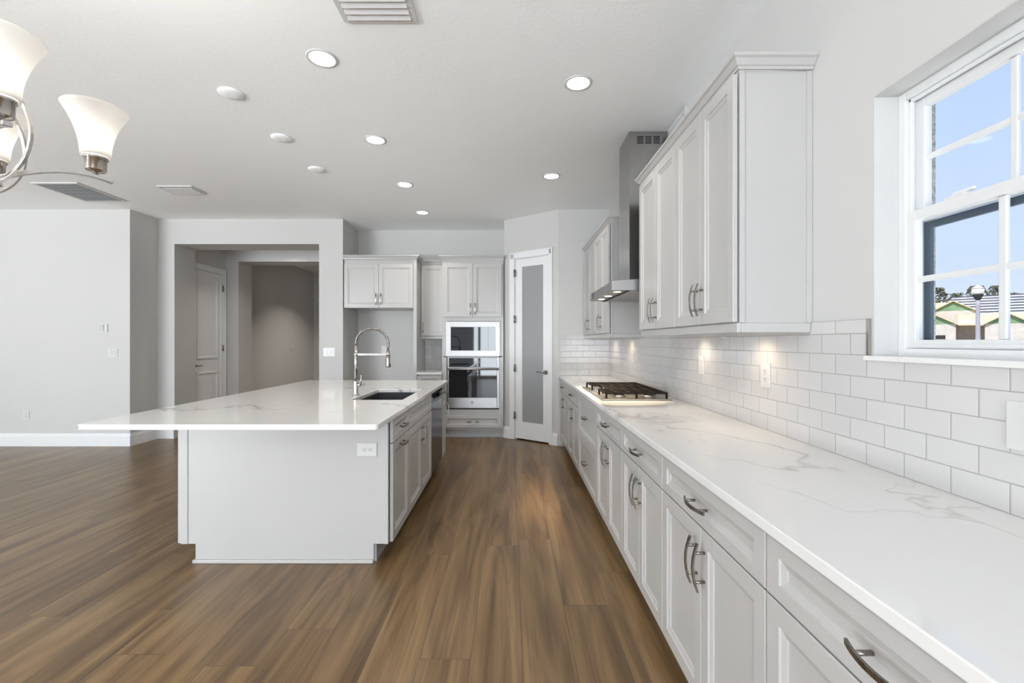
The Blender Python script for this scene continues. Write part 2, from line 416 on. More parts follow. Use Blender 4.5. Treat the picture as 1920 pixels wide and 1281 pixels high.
# exterior skin of the kitchen wall: rough grey stucco
def stucco():
    t = NT('grey_stucco'); p = t.pos(); n = t.noise(p, 70, 4, 0.65); n2 = t.noise(p, 25, 3)
    t.bsdf(t.ramp(n, [(0.35, (0.25, 0.24, 0.22)), (0.65, (0.55, 0.53, 0.49))]), 0.9, 0, t.bump(t.m('ADD', n, n2), 0.8, 0.01))
    return t.mat
M['stucco'] = stucco()
struct('wall_exterior', [(1.442, 1.478, -4.1, 0.69, -0.6, ZT + 0.15), (1.442, 1.478, 1.563, 7.1, -0.6, ZT + 0.15), (1.442, 1.478, 0.69, 1.563, -0.6, 1.27), (1.442, 1.478, 0.69, 1.563, 2.19, ZT + 0.15)],
       'stucco', 'rough grey stucco reveal outside the kitchen window', 'wall')

# baseboards
def baseboard(name, x0, x1, y, face, label, h=0.165):
    m = MB(); p = [(0, 0), (0.016, 0), (0.016, h * 0.78), (0.010, h * 0.86), (0.008, h), (0, h)]
    if face == '-y': m.prism([(y - a, b) for a, b in p], 'x', x0, x1)
    else: m.prism([(y + a, b) for a, b in p], 'y', x0, x1)
    return tag(m.obj(name, 'trim'), label, 'baseboard', kind='structure')
baseboard('baseboard_left', -8.97, -4.884, WA - 0.0005, '-y', 'white baseboard along the great-room wall')
if True:
    m = MB(); p = [(0, 0), (0.016, 0), (0.016, 0.129), (0.010, 0.142), (0.008, 0.165), (0, 0.165)]
    m.prism([(-4.8995 + a, b) for a, b in p], 'y', WA, WB - 0.017)
    tag(m.obj('baseboard_return', 'trim'), 'white baseboard on the short wall return', 'baseboard', kind='structure')
baseboard('baseboard_opening', -4.899, -4.67, WB - 0.0005, '-y', 'white baseboard beside the hall opening')
for nm, a, b in (('baseboard_pantry', 0.0, 0.118), ('baseboard_end', 0.792, 0.925)):
    m = MB(); m.prism([(-0.0005 - q, r) for q, r in [(0, 0), (0.016, 0), (0.016, 0.125), (0.010, 0.14), (0.008, 0.16), (0, 0.16)]], 'x', a, b if b < 0.9 else 0.872)
    m.xf(DM)
    tag(m.obj(nm, 'trim'), 'white baseboard beside the hinges of the pantry door' if a == 0 else 'white baseboard between pantry door and base cabinets', 'baseboard', kind='structure')

# ------------------------------------------------------------------ pantry door (door_1)
d1 = thing('door_1', 'white pantry door with one tall frosted glass panel', 'door', DL, DA, kind='structure')
m = MB()
for x0, x1, z0, z1 in ((0.118, 0.188, 0, 2.56), (0.742, 0.792, 0, 2.56), (0.118, 0.792, 2.487, 2.56)):
    m.box(x0, x1, -0.018, 0.0, z0, z1)
m.box(0.110, 0.126, -0.024, 0, 0, 2.57); m.box(0.782, 0.798, -0.024, 0, 0, 2.57); m.box(0.110, 0.798, -0.024, 0, 2.552, 2.57)
m.obj('door_casing', 'trim', d1, 0.004)
MB().box(0.188, 0.196, 0.002, 0.10, 0, 2.487).box(0.734, 0.742, 0.002, 0.10, 0, 2.487).box(0.188, 0.742, 0.002, 0.10, 2.479, 2.487).obj('door_jamb', 'trim', d1)
m = MB(); a, b, c, d_ = 0.199, 0.731, 0.018, 2.476
m.box(a, 0.306, 0.004, 0.044, c, d_).box(0.644, b, 0.004, 0.044, c, d_).box(0.306, 0.644, 0.004, 0.044, c, 0.246).box(0.306, 0.644, 0.004, 0.044, 2.366, d_)
sl = m.obj('door_slab', 'trim', d1, 0.002)
MB().box(0.307, 0.643, 0.020, 0.028, 0.247, 2.365).obj('glass_pane', 'frost', sl, label='frosted grey glass panel')
for z in (2.287, 1.653, 0.983, 0.334):
    MB().cyl((0.193, -0.024, z - 0.05), (0.193, -0.024, z + 0.05), 0.007, 12).box(0.186, 0.215, -0.0215, -0.019, z - 0.05, z + 0.05).obj('hinge', 'nickel', d1)
m = MB().cyl((0.688, 0.003, 0.94), (0.688, -0.010, 0.94), 0.030, 24).cyl((0.688, -0.010, 0.94), (0.688, -0.05, 0.94), 0.010, 14)
m.tube([(0.688, -0.048, 0.94), (0.66, -0.053, 0.942), (0.62, -0.053, 0.946), (0.575, -0.050, 0.944)], 0.009, 10, radii=[0.011, 0.010, 0.008, 0.006])
m.obj('door_lever', 'nickel', sl)

# hall door (door_2) on the hall side wall, facing +x: local x runs along +y, local -y faces the hall
d2 = thing('door_2', 'white two-panel hall door seen through the wide opening', 'door', (-4.78, 6.675, 0), PI / 2, kind='structure')
m = MB().box(0.0, 0.058, -0.018, -0.0005, 0, 2.53).box(0.775, 0.845, -0.018, -0.0005, 0, 2.53).box(0.058, 0.775, -0.018, -0.0005, 2.452, 2.53)
m.box(0.835, 0.853, -0.024, -0.0005, 0, 2.54).box(0, 0.853, -0.024, -0.0005, 2.52, 2.54)
m.obj('door_casing', 'trim', d2, 0.003)
m = MB().door(0.062, 0.770, 0.02, 2.444, -0.001, 0.010, 0.03, 0.03)
sl2 = m.obj('door_slab', 'trim', d2)
MB().door(0.165, 0.655, 1.08, 2.345, -0.0005, 0.016, 0.022).obj('upper_panel', 'trim', sl2)
MB().door(0.165, 0.655, 0.22, 0.87, -0.0005, 0.016, 0.022).obj('lower_panel', 'trim', sl2)
for z in (2.22, 1.24, 0.31):
    MB().cyl((0.772, -0.026, z - 0.05), (0.772, -0.026, z + 0.05), 0.008, 12).box(0.760, 0.784, -0.0225, -0.018, z - 0.05, z + 0.05).obj('hinge', 'nickel', d2)
MB().cyl((0.12, -0.010, 0.975), (0.12, -0.022, 0.975), 0.028, 20).cyl((0.12, -0.022, 0.975), (0.12, -0.06, 0.975), 0.009, 12).tube([(0.12, -0.058, 0.975), (0.16, -0.062, 0.977), (0.22, -0.058, 0.975)], 0.008, 10).obj('door_lever', 'nickel', sl2)

# ------------------------------------------------------------------ kitchen window (window_1)
w1 = thing('window_1', 'white double-hung kitchen window with a grid in each sash', 'window', (1.36, 1.1235, WIN[2]), 0, kind='structure')
def frame_x(m, x0, x1, ya, yb, za, zb, t, tb=None):
    tb = t if tb is None else tb
    m.box(x0, x1, ya, ya + t, za, zb).box(x0, x1, yb - t, yb, za, zb).box(x0, x1, ya + t, yb - t, za, za + tb).box(x0, x1, ya + t, yb - t, zb - t, zb)
    return m
HY = 0.4555; HZ = WIN[3] - WIN[2]
def wloc(m): return m
m = frame_x(MB(), 0.0, 0.078, -HY, HY, 0.0, HZ, 0.030, 0.030)
m.box(0.012, 0.024, -HY + 0.03, -HY + 0.040, 0.03, HZ - 0.03).box(0.012, 0.024, HY - 0.040, HY - 0.03, 0.03, HZ - 0.03)
m.box(0.012, 0.024, -HY + 0.03, HY - 0.03, HZ - 0.040, HZ - 0.03)
m.obj('window_frame', 'vinyl', w1, 0.002)
# lower sash (room side)
ZM = 0.475
m = frame_x(MB(), 0.004, 0.030, -HY + 0.028, HY - 0.028, 0.031, ZM + 0.022, 0.036, 0.028)
m.box(0.000, 0.004, -HY + 0.06, HY - 0.06, 0.034, 0.046)
ls = m.obj('lower_sash', 'vinyl', w1, 0.003)
ya, yb = -HY + 0.064, HY - 0.064; zA, zB = 0.059, ZM - 0.014
m = MB()
for k in (1, 2):
    y = ya + (yb - ya) * k / 3; m.box(0.012, 0.024, y - 0.011, y + 0.011, zA, zB)
m.box(0.0125, 0.0235, ya, yb, (zA + zB) / 2 - 0.008, (zA + zB) / 2 + 0.012)
m.obj('grid_bars', 'vinyl', ls, 0.003)
MB().box(0.0165, 0.0195, ya - 0.004, yb + 0.004, zA - 0.004, zB + 0.004).obj('glass_pane', 'glass', ls)
# upper sash (outside)
m = frame_x(MB(), 0.036, 0.062, -HY + 0.028, HY - 0.028, ZM - 0.012, HZ - 0.030, 0.036, 0.034)
us = m.obj('upper_sash', 'vinyl', w1, 0.003)
zA, zB = ZM + 0.022, HZ - 0.066
m = MB()
for k in (1, 2):
    y = ya + (yb - ya) * k / 3; m.box(0.044, 0.056, y - 0.010, y + 0.010, zA, zB)
m.box(0.0445, 0.0555, ya, yb, (zA + zB) / 2 - 0.007, (zA + zB) / 2 + 0.013)
m.obj('grid_bars', 'vinyl', us, 0.003)
MB().box(0.0485, 0.0515, ya - 0.004, yb + 0.004, zA - 0.004, zB + 0.004).obj('glass_pane', 'glass', us)
M['screen'] = painted('dark_screen_frame', (0.05, 0.075, 0.10), 0.5, 40, 0.0, 0.4)
frame_x(MB(), 0.064, 0.076, -HY + 0.031, HY - 0.031, 0.0305, ZM - 0.012, 0.024).obj('screen_frame', 'screen', w1, 0.001, label='dark frame of the outside insect screen')
for y in (0.26, -0.26):
    MB().box(0.006, 0.032, y - 0.035, y + 0.035, ZM + 0.022, ZM + 0.030).box(0.008, 0.018, y - 0.055, y + 0.01, ZM + 0.030, ZM + 0.040).obj('sash_lock', 'vinyl', w1, 0.002)
# white painted reveal liner and stone sill
m = MB(); y0, y1, z0, z1 = WIN
m.box(XW + 0.0, 1.359, y1 - 0.0035, y1 - 0.0005, z0, z1).box(XW, 1.359, y0 + 0.0005, y0 + 0.0035, z0, z1).box(XW, 1.359, y0 + 0.004, y1 - 0.004, z1 - 0.0035, z1 - 0.0005)
tag(m.obj('trim_1', 'wall'), 'smooth white painted reveal around the kitchen window', 'trim', kind='structure')
m = MB().box(XW - 0.022, XW - 0.0005, y0 - 0.018, y1 + 0.018, z0 - 0.013, z0 + 0.004).box(XW - 0.0005, 1.359, y0 + 0.004, y1 - 0.004, z0 + 0.0005, z0 + 0.004)
tag(m.obj('trim_2', 'quartz', bevel=0.003), 'thin pale stone sill below the kitchen window', 'sill', kind='structure')

# ------------------------------------------------------------------ tiled backsplashes
TT = ZC + 0.517
m = MB().box(XW - 0.008, XW - 0.0005, 0.36, WIN[0] - 0.02, ZC + 0.0005, TT).box(XW - 0.008, XW - 0.0005, WIN[0] - 0.02, WIN[1] + 0.019, ZC + 0.0005, WIN[2] - 0.0135)
m.box(XW - 0.008, XW - 0.0005, WIN[1] + 0.019, WE - 0.009, ZC + 0.0005, TT)
bs = tag(m.obj('tile_backsplash', 'tile_r'), 'white subway tile backsplash running along the long worktop under the window', 'backsplash')
MB().box(XW - 0.0105, XW - 0.0005, WIN[1] + 0.0075, WIN[1] + 0.0185, WIN[2] + 0.005, TT + 0.002).obj('edge_trim', 'chrome', bs, label='shiny metal tile edge trim')
MB().box(XW - 0.010, XW - 0.0005, WIN[1] + 0.0185, WE - 0.009, TT + 0.0005, TT + 0.003).obj('top_trim', 'grey', bs)
m = MB().box(0.632, XW - 0.0085, WE - 0.008, WE - 0.0005, ZC + 0.0005, TT + 0.008)
tag(m.obj('tile_backsplash', 'tile_b'), 'small white subway tile panel on the end wall beside the pantry door', 'backsplash')
m = MB().box(-1.298, -0.952, WN - 0.008, WN - 0.0005, 0.9185, 1.395)
tag(m.obj('tile_backsplash', 'tile_n'), 'narrow white subway tile patch between oven tower and refrigerator panel', 'backsplash')

# ------------------------------------------------------------------ cabinet builders (front faces -y, local x = width, z up)
def pull_mesh(c, length=0.160, vertical=True, proj=0.030):
    """arched bar pull on two posts, standing off a front at y = c[1]"""
    m = MB(); x, y, z = c; n = 12; pts = []
    for i in range(n + 1):
        s = (i / n - 0.5); off = proj + 0.010 - 0.016 * (2 * s) ** 2
        p = (x, y - off, z + s * length) if vertical else (x + s * length, y - off, z)
        pts.append(p)
    m.strip(pts, 0.0055, 0.0028, (0, -1, 0))
    for s in (-0.30, 0.30):
        off = proj + 0.010 - 0.016 * (2 * s) ** 2
        q = (x, y, z + s * length) if vertical else (x + s * length, y, z)
        m.cyl(q, (q[0], y - off, q[2]), 0.0050, 10)
    return m
FT, DG = 0.019, 0.006      # front thickness and the bumper gap behind it
def front(name, par, x0, x1, z0, z1, pull=None, stile=0.052, rail=None, y=0.0):
    d = MB().door(x0, x1, z0, z1, y - DG, FT, stile, rail).obj(name, 'cab', par)
    if pull:
        px, pz, v = pull
        pull_mesh((px, y - FT - DG, pz), vertical=v).obj('handle', 'nickel', d, label='brushed metal bar pull')
    return d
G = 0.0015
ZB, ZD0, ZD1, ZTOP = 0.115, 0.7180, 0.7235, 0.866
def carcass(w, z0, z1, d, dv=0.035):
    m = MB().box(0.0008, w - 0.0008, dv, d, z0, z1)
    m.box(0.0008, 0.018, 0.0005, dv, z0, z1).box(w - 0.018, w - 0.0008, 0.0005, dv, z0, z1)
    return m.box(0.018, w - 0.018, 0.0005, dv, z0, z0 + 0.018).box(0.018, w - 0.018, 0.0005, dv, z1 - 0.018, z1)
def base_cabinet(label, loc, rz, w, kind, d=0.595, group=None, top=0.876):
    t = thing('base_cabinet', label, 'cabinet', loc, rz, group)
    carcass(w, 0.1165, top, d).obj('body', 'cab', t)
    MB().box(0.0008, w - 0.0008, 0.075, d, 0.0, 0.115).obj('toe_kick', 'cab', t)
    g = 0.003
    if kind == 'drawer_doors' or kind == 'false_doors':
        front('drawer', t, g, w - g, ZD1, ZTOP, None if kind == 'false_doors' else (w / 2, 0.795, False), 0.052, 0.038)
        front('door', t, g, w / 2 - G, ZB + 0.003, ZD0, (w / 2 - 0.030, 0.60, True))
        front('door', t, w / 2 + G, w - g, ZB + 0.003, ZD0, (w / 2 + 0.030, 0.60, True))
    elif kind == 'drawers':
        zs = 0.4975
        front('drawer', t, g, w - g, zs + 0.002, ZTOP, (w / 2, 0.70, False))
        front('drawer', t, g, w - g, ZB + 0.003, zs - 0.002, (w / 2, 0.318, False))
    elif kind == 'pullout':
        front('drawer', t, g, w - g, ZD1, ZTOP, (w / 2, 0.795, False), 0.052, 0.038)
        front('door', t, g, w - g, ZB + 0.003, ZD0, (w / 2, 0.680, False))
    elif kind == 'drawer_door':
        front('drawer', t, g, w - g, ZD1, ZTOP, (w / 2, 0.795, False), 0.045, 0.036)
        front('door', t, g, w - g, ZB + 0.003, ZD0, (w - 0.04, 0.60, True), 0.045)
    return t
XF = 0.64 + FT + DG      # carcass front of the long run
RUN = 'base cabinets of the long counter'
runs = [(0.365, 1.1275, 'drawer_doors', 'white base cabinet at the camera end of the long counter, cut off by the frame'),
        (1.1275, 1.895, 'drawer_doors', 'second white base cabinet of the long counter, below the wall cabinet end beside the window'),
        (1.895, 2.581, 'drawer_doors', 'third white base cabinet of the long counter, counted from the window end'),
        (2.581, 3.345, 'drawer_doors', 'white base cabinet between the cooktop drawers and the third cabinet'),
        (3.345, 4.238, 'drawers', 'white base cabinet with two deep drawers under the cooktop'),
        (4.238, 5.045, 'drawer_doors', 'white base cabinet just beyond the cooktop drawers'),
        (5.045, 5.77, 'drawer_doors', 'last white base cabinet of the long counter, against the end wall')]
for a, b, k, lab in runs:
    base_cabinet(lab, (XF, b, 0), -PI / 2, b - a, k, group=RUN)
m = MB().box(XF, XW - 0.005, 5.7705, WE - 0.001, 0, 0.876).box(0.642, XF, 5.7705, WE - 0.001, 0.117, 0.876)
tag(m.obj('filler_strip', 'cab'), 'white filler strip between last base cabinet and end wall', 'filler strip')

m = MB().box(0.6225, XW - 0.0005, 0.35, WE - 0.0005, 0.8785, ZC)
tag(m.obj('worktop', 'quartz', bevel=0.003), 'long white veined quartz worktop with the cooktop set in it', 'worktop')

# ------------------------------------------------------------------ wall cabinets of the long run
def wall_cabinet(label, loc, rz, w, z0, z1, d, doors=2, group=None, near_panel=False, pullz=None, hinge='l'):
    t = thing('wall_cabinet', label, 'cabinet', (loc[0], loc[1], z0), rz, group)
    h = z1 - z0
    carcass(w, 0, h, d).obj('body', 'cab', t)
    if near_panel:
        MB().box(w - 0.0006, w + 0.005, 0.0005, 0.022, 0.0, h).box(w - 0.0006, w + 0.005, d - 0.022, d, 0.0, h).obj('end_stile', 'cab', t, 0.001)
    pz = 0.125 if pullz is None else pullz
    if doors == 2:
        front('door', t, 0.003, w / 2 - G, 0.004, h - 0.012, (w / 2 - 0.030, pz, True))
        front('door', t, w / 2 + G, w - 0.003, 0.004, h - 0.012, (w / 2 + 0.030, pz, True))
    else:
        front('door', t, 0.003, w - 0.003, 0.004, h - 0.012, (0.032 if hinge == 'r' else w - 0.032, pz, True), 0.05)
    return t
XU = 0.942 + FT + DG; UD = XW - 0.0015 - XU
UB, UT = 1.425, 2.489
UG = 'tall wall cabinets on the long wall'
wall_cabinet('tall white double-door wall cabinet beside the kitchen window, end panel in full view', (XU, 2.570, 0), -PI / 2, 0.670, UB, UT, UD, 2, UG, True)
wall_cabinet('tall white double-door wall cabinet next to the hood, on its window side', (XU, 3.290, 0), -PI / 2, 0.718, UB, UT, UD, 2, UG)
wall_cabinet('tall white wall cabinet just beyond the range hood', (XU, 5.050, 0), -PI / 2, 0.715, UB, UT, UD, 2, UG, True)
wall_cabinet('tall white wall cabinet in the corner beside the end wall', (XU, 5.775, 0), -PI / 2, 0.723, UB, UT, UD, 2, UG)
CROWN = [(0, 0), (0.008, 0.0), (0.010, 0.010), (0.016, 0.013), (0.030, 0.034), (0.040, 0.040), (0.040, 0.052), (0, 0.052)]
def crown_run(pts, z, label, mat='cab', ext=0.0):
    """crown swept along a polyline of (x,y) points; outward side is to the left of travel"""
    m = MB(); n = len(pts); rings = []
    for i, p in enumerate(pts):
        p = Vector(p)
        def nrm(a, b):
            d = (Vector(b) - Vector(a)).normalized(); return Vector((-d.y, d.x))
        if i == 0: o = nrm(pts[0], pts[1]); k = 1
        elif i == n - 1: o = nrm(pts[-2], pts[-1]); k = 1
        else:
            a = nrm(pts[i - 1], pts[i]); b = nrm(pts[i], pts[i + 1]); o = (a + b).normalized(); k = 1 / o.dot(a)
        rings.append([m.bm.verts.new((p.x + o.x * k * (c + ext), p.y + o.y * k * (c + ext), z + h)) for c, h in CROWN])
    L = len(CROWN)
    for A, B in zip(rings, rings[1:]):
        for j in range(L): m.bm.faces.new((A[j], A[(j + 1) % L], B[(j + 1) % L], B[j]))
    m.bm.faces.new(rings[0]); m.bm.faces.new(rings[-1][::-1])
    return tag(m.obj('crown_molding', mat), label, 'molding')
def light_rail(boxes, label):
    m = MB()
    for b in boxes: m.box(*b)
    return tag(m.obj('light_rail', 'cab', bevel=0.003), label, 'molding')
xb = XU - 0.004
crown_run([(XW - 0.002, 1.894), (xb, 1.894), (xb, 3.292), (XW - 0.002, 3.292)], UT + 0.0005, 'white stepped crown along the tall wall cabinets beside the window')
crown_run([(XW - 0.002, 4.328), (xb, 4.328), (xb, WE - 0.002)], UT + 0.0005, 'white stepped crown on the wall cabinets beyond the hood')
RZ0, RZ1 = 1.384, UB - 0.0005
light_rail([(XU - 0.012, XU + 0.008, 1.893, 3.290, RZ0, RZ1), (XU + 0.008, XW - 0.010, 1.893, 1.913, RZ0, RZ1), (XU + 0.008, XW - 0.010, 3.270, 3.290, RZ0, RZ1)],
           'white light rail under the tall wall cabinets beside the window')
light_rail([(XU - 0.012, XU + 0.008, 4.334, WE - 0.010, RZ0, RZ1), (XU + 0.008, XW - 0.010, 4.334, 4.354, RZ0, RZ1)],
           'white light rail under the wall cabinets beyond the hood')
for y, lab in ((2.225, 'beside the window'), (2.92, 'next to the hood'), (4.68, 'just beyond the hood'), (5.40, 'in the far corner')):
    t = thing('puck_light', 'warm puck light under the wall cabinet ' + lab, 'light', (XW - 0.125, y, RZ1), 0, 'puck lights under the wall cabinets')
    MB().lathe([(0.034, 0), (0.034, -0.012), (0.028, -0.014)], seg=24).obj('housing', 'steel', t)
    MB().lathe([(0.026, -0.0142), (0.026, -0.0165), (0.020, -0.018)], seg=24).obj('lens', 'puck', t)
    light('puck_lamp', 'SPOT', (0, 0, -0.022), 3.2, (1.0, 0.80, 0.58), size=0.02, spot=R(150), parent=t, blend=0.9)

# ------------------------------------------------------------------ range hood
hd = thing('range_hood', 'stainless range hood with a tall square chimney over the cooktop', 'range hood', (0, 3.81, 1.728))
HX0, HX1 = 0.757, XW - 0.0015
m = MB().prism([(HX0, 0.0), (HX1, 0.0), (HX1, 0.085), (0.95, 0.085), (HX0 + 0.01, 0.072), (HX0, 0.068)], 'y', -0.458, 0.458)
m.obj('canopy', 'steel', hd, 0.002)
MB().box(HX0 - 0.002, HX0 - 0.0003, 0.28, 0.455, 0.006, 0.062).obj('control_strip', 'bglass', hd)
m = MB().box(0.961, HX1, -0.172, 0.158, 0.0855, ZT - 1.728 - 0.001); m.obj('chimney', 'steelv', hd, 0.002)
m = MB()
for k in range(3):
    for j in range(4):
        x = 1.025 + k * 0.066; z = 2.948 - 1.728 + j * 0.0165
        m.box(x, x + 0.052, -0.1735, -0.1715, z, z + 0.011)
m.obj('vent_slots', 'dark', hd)
MB().box(0.895, HX1 - 0.03, -0.44, 0.44, -0.004, -0.0003).obj('filter', 'steel', hd)
MB().box(0.868, 0.893, -0.44, 0.44, -0.006, -0.0003).obj('filter_gap', 'dark', hd)
for y in (-0.34, -0.02, 0.26):
    q = MB().lathe([(0.030, -0.0003), (0.030, -0.0012), (0.024, -0.0018)], (0.825, y, 0), 24).obj('lamp', 'puck', hd)
    light('hood_lamp', 'SPOT', (0.825, y, -0.006), 44.0, (1.0, 0.78, 0.52), size=0.022, spot=R(58), parent=hd, blend=0.35)

# ------------------------------------------------------------------ gas cooktop
ck = thing('gas_cooktop', 'stainless gas cooktop with black iron grates set in the long worktop', 'cooktop', (0.94, 3.795, ZC + 0.0005))
MB().box(-0.26, 0.26, -0.475, 0.475, 0, 0.010).obj('plate', 'steel', ck, 0.004)
for bx, by, br in ((-0.10, -0.31, 0.042), (0.13, -0.31, 0.036), (0.04, 0.0, 0.055), (-0.10, 0.31, 0.036), (0.13, 0.31, 0.042)):
    b = MB().lathe([(br + 0.014, 0.0102), (br + 0.010, 0.022), (br, 0.024)], (bx, by, 0), 24).obj('burner', 'steel', ck)
    MB().lathe([(br * 0.96, 0.0242), (br, 0.028), (br * 0.9, 0.034)], (bx, by, 0), 24).obj('burner_cap', 'black', b)
def grate(y0, y1, x0, x1):
    m = MB(); zt, hb, b = 0.056, 0.012, 0.005
    m.box(x0, x0 + 2 * b, y0, y1, zt - hb, zt).box(x1 - 2 * b, x1, y0, y1, zt - hb, zt)
    m.box(x0 + 2 * b, x1 - 2 * b, y0, y0 + 2 * b, zt - hb, zt).box(x0 + 2 * b, x1 - 2 * b, y1 - 2 * b, y1, zt - hb, zt)
    n = 5
    for i in range(1, n):
        y = y0 + (y1 - y0) * i / n; m.box(x0 + 2 * b, x1 - 2 * b, y - 0.004, y + 0.004, zt - 0.010, zt - 0.0002)
    n = max(3, round((x1 - x0) / 0.085))
    for i in range(1, n):
        x = x0 + (x1 - x0) * i / n; m.box(x - 0.004, x + 0.004, y0 + 2 * b, y1 - 2 * b, zt - 0.0105, zt - 0.0004)
    for x in (x0, (x0 + x1) / 2 - 0.007, x1 - 0.014):
        for y in (y0, y1 - 0.014): m.box(x, x + 0.014, y, y + 0.014, 0.0102, zt - 0.002)
    return m
grate(-0.432, -0.148, -0.228, 0.238).obj('grate', 'black', ck, 0.0015)
grate(-0.142, 0.142, -0.150, 0.238).obj('grate', 'black', ck, 0.0015)
grate(0.148, 0.432, -0.228, 0.238).obj('grate', 'black', ck, 0.0015)
for i in range(5):
    y = -0.112 + i * 0.056
    MB().lathe([(0.022, 0.0102), (0.022, 0.015), (0.018, 0.017), (0.0165, 0.040), (0.014, 0.043)], (-0.198, y, 0), 20).box(-0.200, -0.196, y - 0.016, y + 0.016, 0.0431, 0.0445).obj('knob', 'chrome', ck)

# ------------------------------------------------------------------ kitchen island
isl = thing('kitchen_island', 'white panelled island base with an overhanging top', 'island', (0, 0, 0))
YI0, YI1 = 2.735, 5.02
XI0, XI1 = -2.003, -0.7435
z = 0.115
m = MB().prism([(XI0, z), (XI0 + 0.088, z), (XI0 + 0.088, 0.0), (XI1 - 0.088, 0.0), (XI1 - 0.088, z), (XI1, z), (XI1, 0.876), (XI0, 0.876)], 'y', YI0, YI0 + 0.018)
m.obj('end_panel', 'cab', isl)
m = MB().prism([(XI0, z), (XI0 + 0.088, z), (XI0 + 0.088, 0.0), (XI1 - 0.088, 0.0), (XI1 - 0.088, z), (XI1, z), (XI1, 0.876), (XI0, 0.876)], 'y', YI1 - 0.018, YI1)
m.obj('end_panel', 'cab', isl)
MB().box(XI0, -1.345, YI0 + 0.0185, YI1 - 0.0185, z, 0.876).box(XI0 + 0.088, -1.345, YI0 + 0.0185, YI1 - 0.0185, 0, z).obj('back_body', 'cab', isl)
m = MB()
m.box(XI0 - 0.020, XI0 - 0.0005, YI0 + 0.0, YI1, 0.118, 0.876)
m.obj('seating_side_panel', 'cab', isl, 0.002)
MB().box(XI0, XI0 + 0.042, YI0 - 0.0045, YI0 - 0.0003, z, 0.876).obj('corner_stile', 'cab', isl, 0.001)
MB().box(XI1 - 0.025, XI1, YI0 - 0.0045, YI0 - 0.0003, z, 0.876).obj('corner_stile', 'cab', isl, 0.001)
MB().box(XI0 + 0.076, XI1 - 0.088, YI0 - 0.014, YI0 - 0.0003, 0, 0.021).box(XI0 + 0.074, XI0 + 0.0875, YI0 - 0.014, YI1, 0, 0.021).obj('shoe_molding', 'cab', isl, 0.004)
ISG = 'cabinets on the aisle side of the island'
ys = [YI0 + 0.0195, 3.196, 4.11, 4.765, 5.0005]
XIF = -0.72 - FT - DG
base_cabinet('white pull-out cabinet at the front corner of the island', (XIF, ys[0], 0), PI / 2, ys[1] - ys[0], 'pullout', group=ISG)
base_cabinet('white double-door cabinet under the island sink', (XIF, ys[1], 0), PI / 2, ys[2] - ys[1], 'false_doors', group=ISG, top=0.60)
base_cabinet('narrow white cabinet at the oven end of the island', (XIF, ys[3], 0), PI / 2, ys[4] - ys[3], 'drawer_door', group=ISG)
MB().box(XIF - 0.04, XIF - 0.0005, ys[1] + 0.002, ys[2] - 0.002, 0.602, 0.876).obj('sink_rail', 'cab', isl)
# dishwasher
dw = thing('dishwasher', 'black stainless dishwasher built into the island', 'dishwasher', (XIF, ys[2] + 0.002, 0), PI / 2)
wd = ys[3] - ys[2] - 0.004
MB().box(0.001, wd - 0.001, 0.001, 0.57, 0.10, 0.60).box(0.024, wd - 0.001, 0.001, 0.05, 0.60, 0.868).obj('body', 'dark', dw)
dd = MB().box(0.003, wd - 0.003, -0.022, 0.0, 0.118, 0.792).obj('door', 'dsteel', dw, 0.003)
MB().box(0.003, wd - 0.003, -0.022, 0.0, 0.838, 0.866).box(0.003, wd - 0.003, -0.006, 0.0, 0.793, 0.837).obj('control_panel', 'bglass', dw, 0.001)
pts = [(0.02 + (wd - 0.04) * i / 14, -0.024 - 0.030 * math.sin(PI * i / 14) ** 0.6, 0.800) for i in range(15)]
MB().strip(pts, 0.014, 0.006, (0, -1, 0)).obj('handle', 'steel', dd, 0.002, label='curved silver pocket handle')
MB().box(0.003, wd - 0.003, 0.06, 0.068, 0.0, 0.0995).obj('toe_kick', 'dark', dw)

# island worktop with the sink cut-out
def slab_hole(xs, ys_, z0, z1, corner):
    m = MB(); bm = m.bm; V = {}
    for i, x in enumerate(xs):
        for j, y in enumerate(ys_):
            for k, zz in enumerate((z0, z1)): V[i, j, k] = bm.verts.new((x, y, zz))
    for i in range(3):
        for j in range(3):
            if (i, j) == (1, 1): continue
            for k in (0, 1): bm.faces.new([V[i, j, k], V[i + 1, j, k], V[i + 1, j + 1, k], V[i, j + 1, k]])
    def wall(a, b): bm.faces.new([V[*a, 0], V[*b, 0], V[*b, 1], V[*a, 1]])
    for i in range(3): wall((i, 0), (i + 1, 0)); wall((i, 3), (i + 1, 3)); wall((0, i), (0, i + 1)); wall((3, i), (3, i + 1))
    wall((1, 1), (2, 1)); wall((2, 1), (2, 2)); wall((2, 2), (1, 2)); wall((1, 2), (1, 1))
    E_ = [e for e in bm.edges if {e.verts[0], e.verts[1]} in [{V[i, j, 0], V[i, j, 1]} for i in (0, 3) for j in (0, 3)]]
    bmesh.ops.bevel(bm, geom=E_, offset=corner, segments=4, affect='EDGES', profile=0.5)
    return m
SX0, SX1, SY0, SY1 = -1.205, -0.815, 3.38, 4.12
m = slab_hole((-2.295, SX0, SX1, -0.700), (2.370, SY0, SY1, 5.10), 0.8785, ZC, 0.022)
tag(m.obj('worktop', 'quartz_i', bevel=0.003), 'white veined quartz island worktop with a dark sink cut in it', 'worktop')
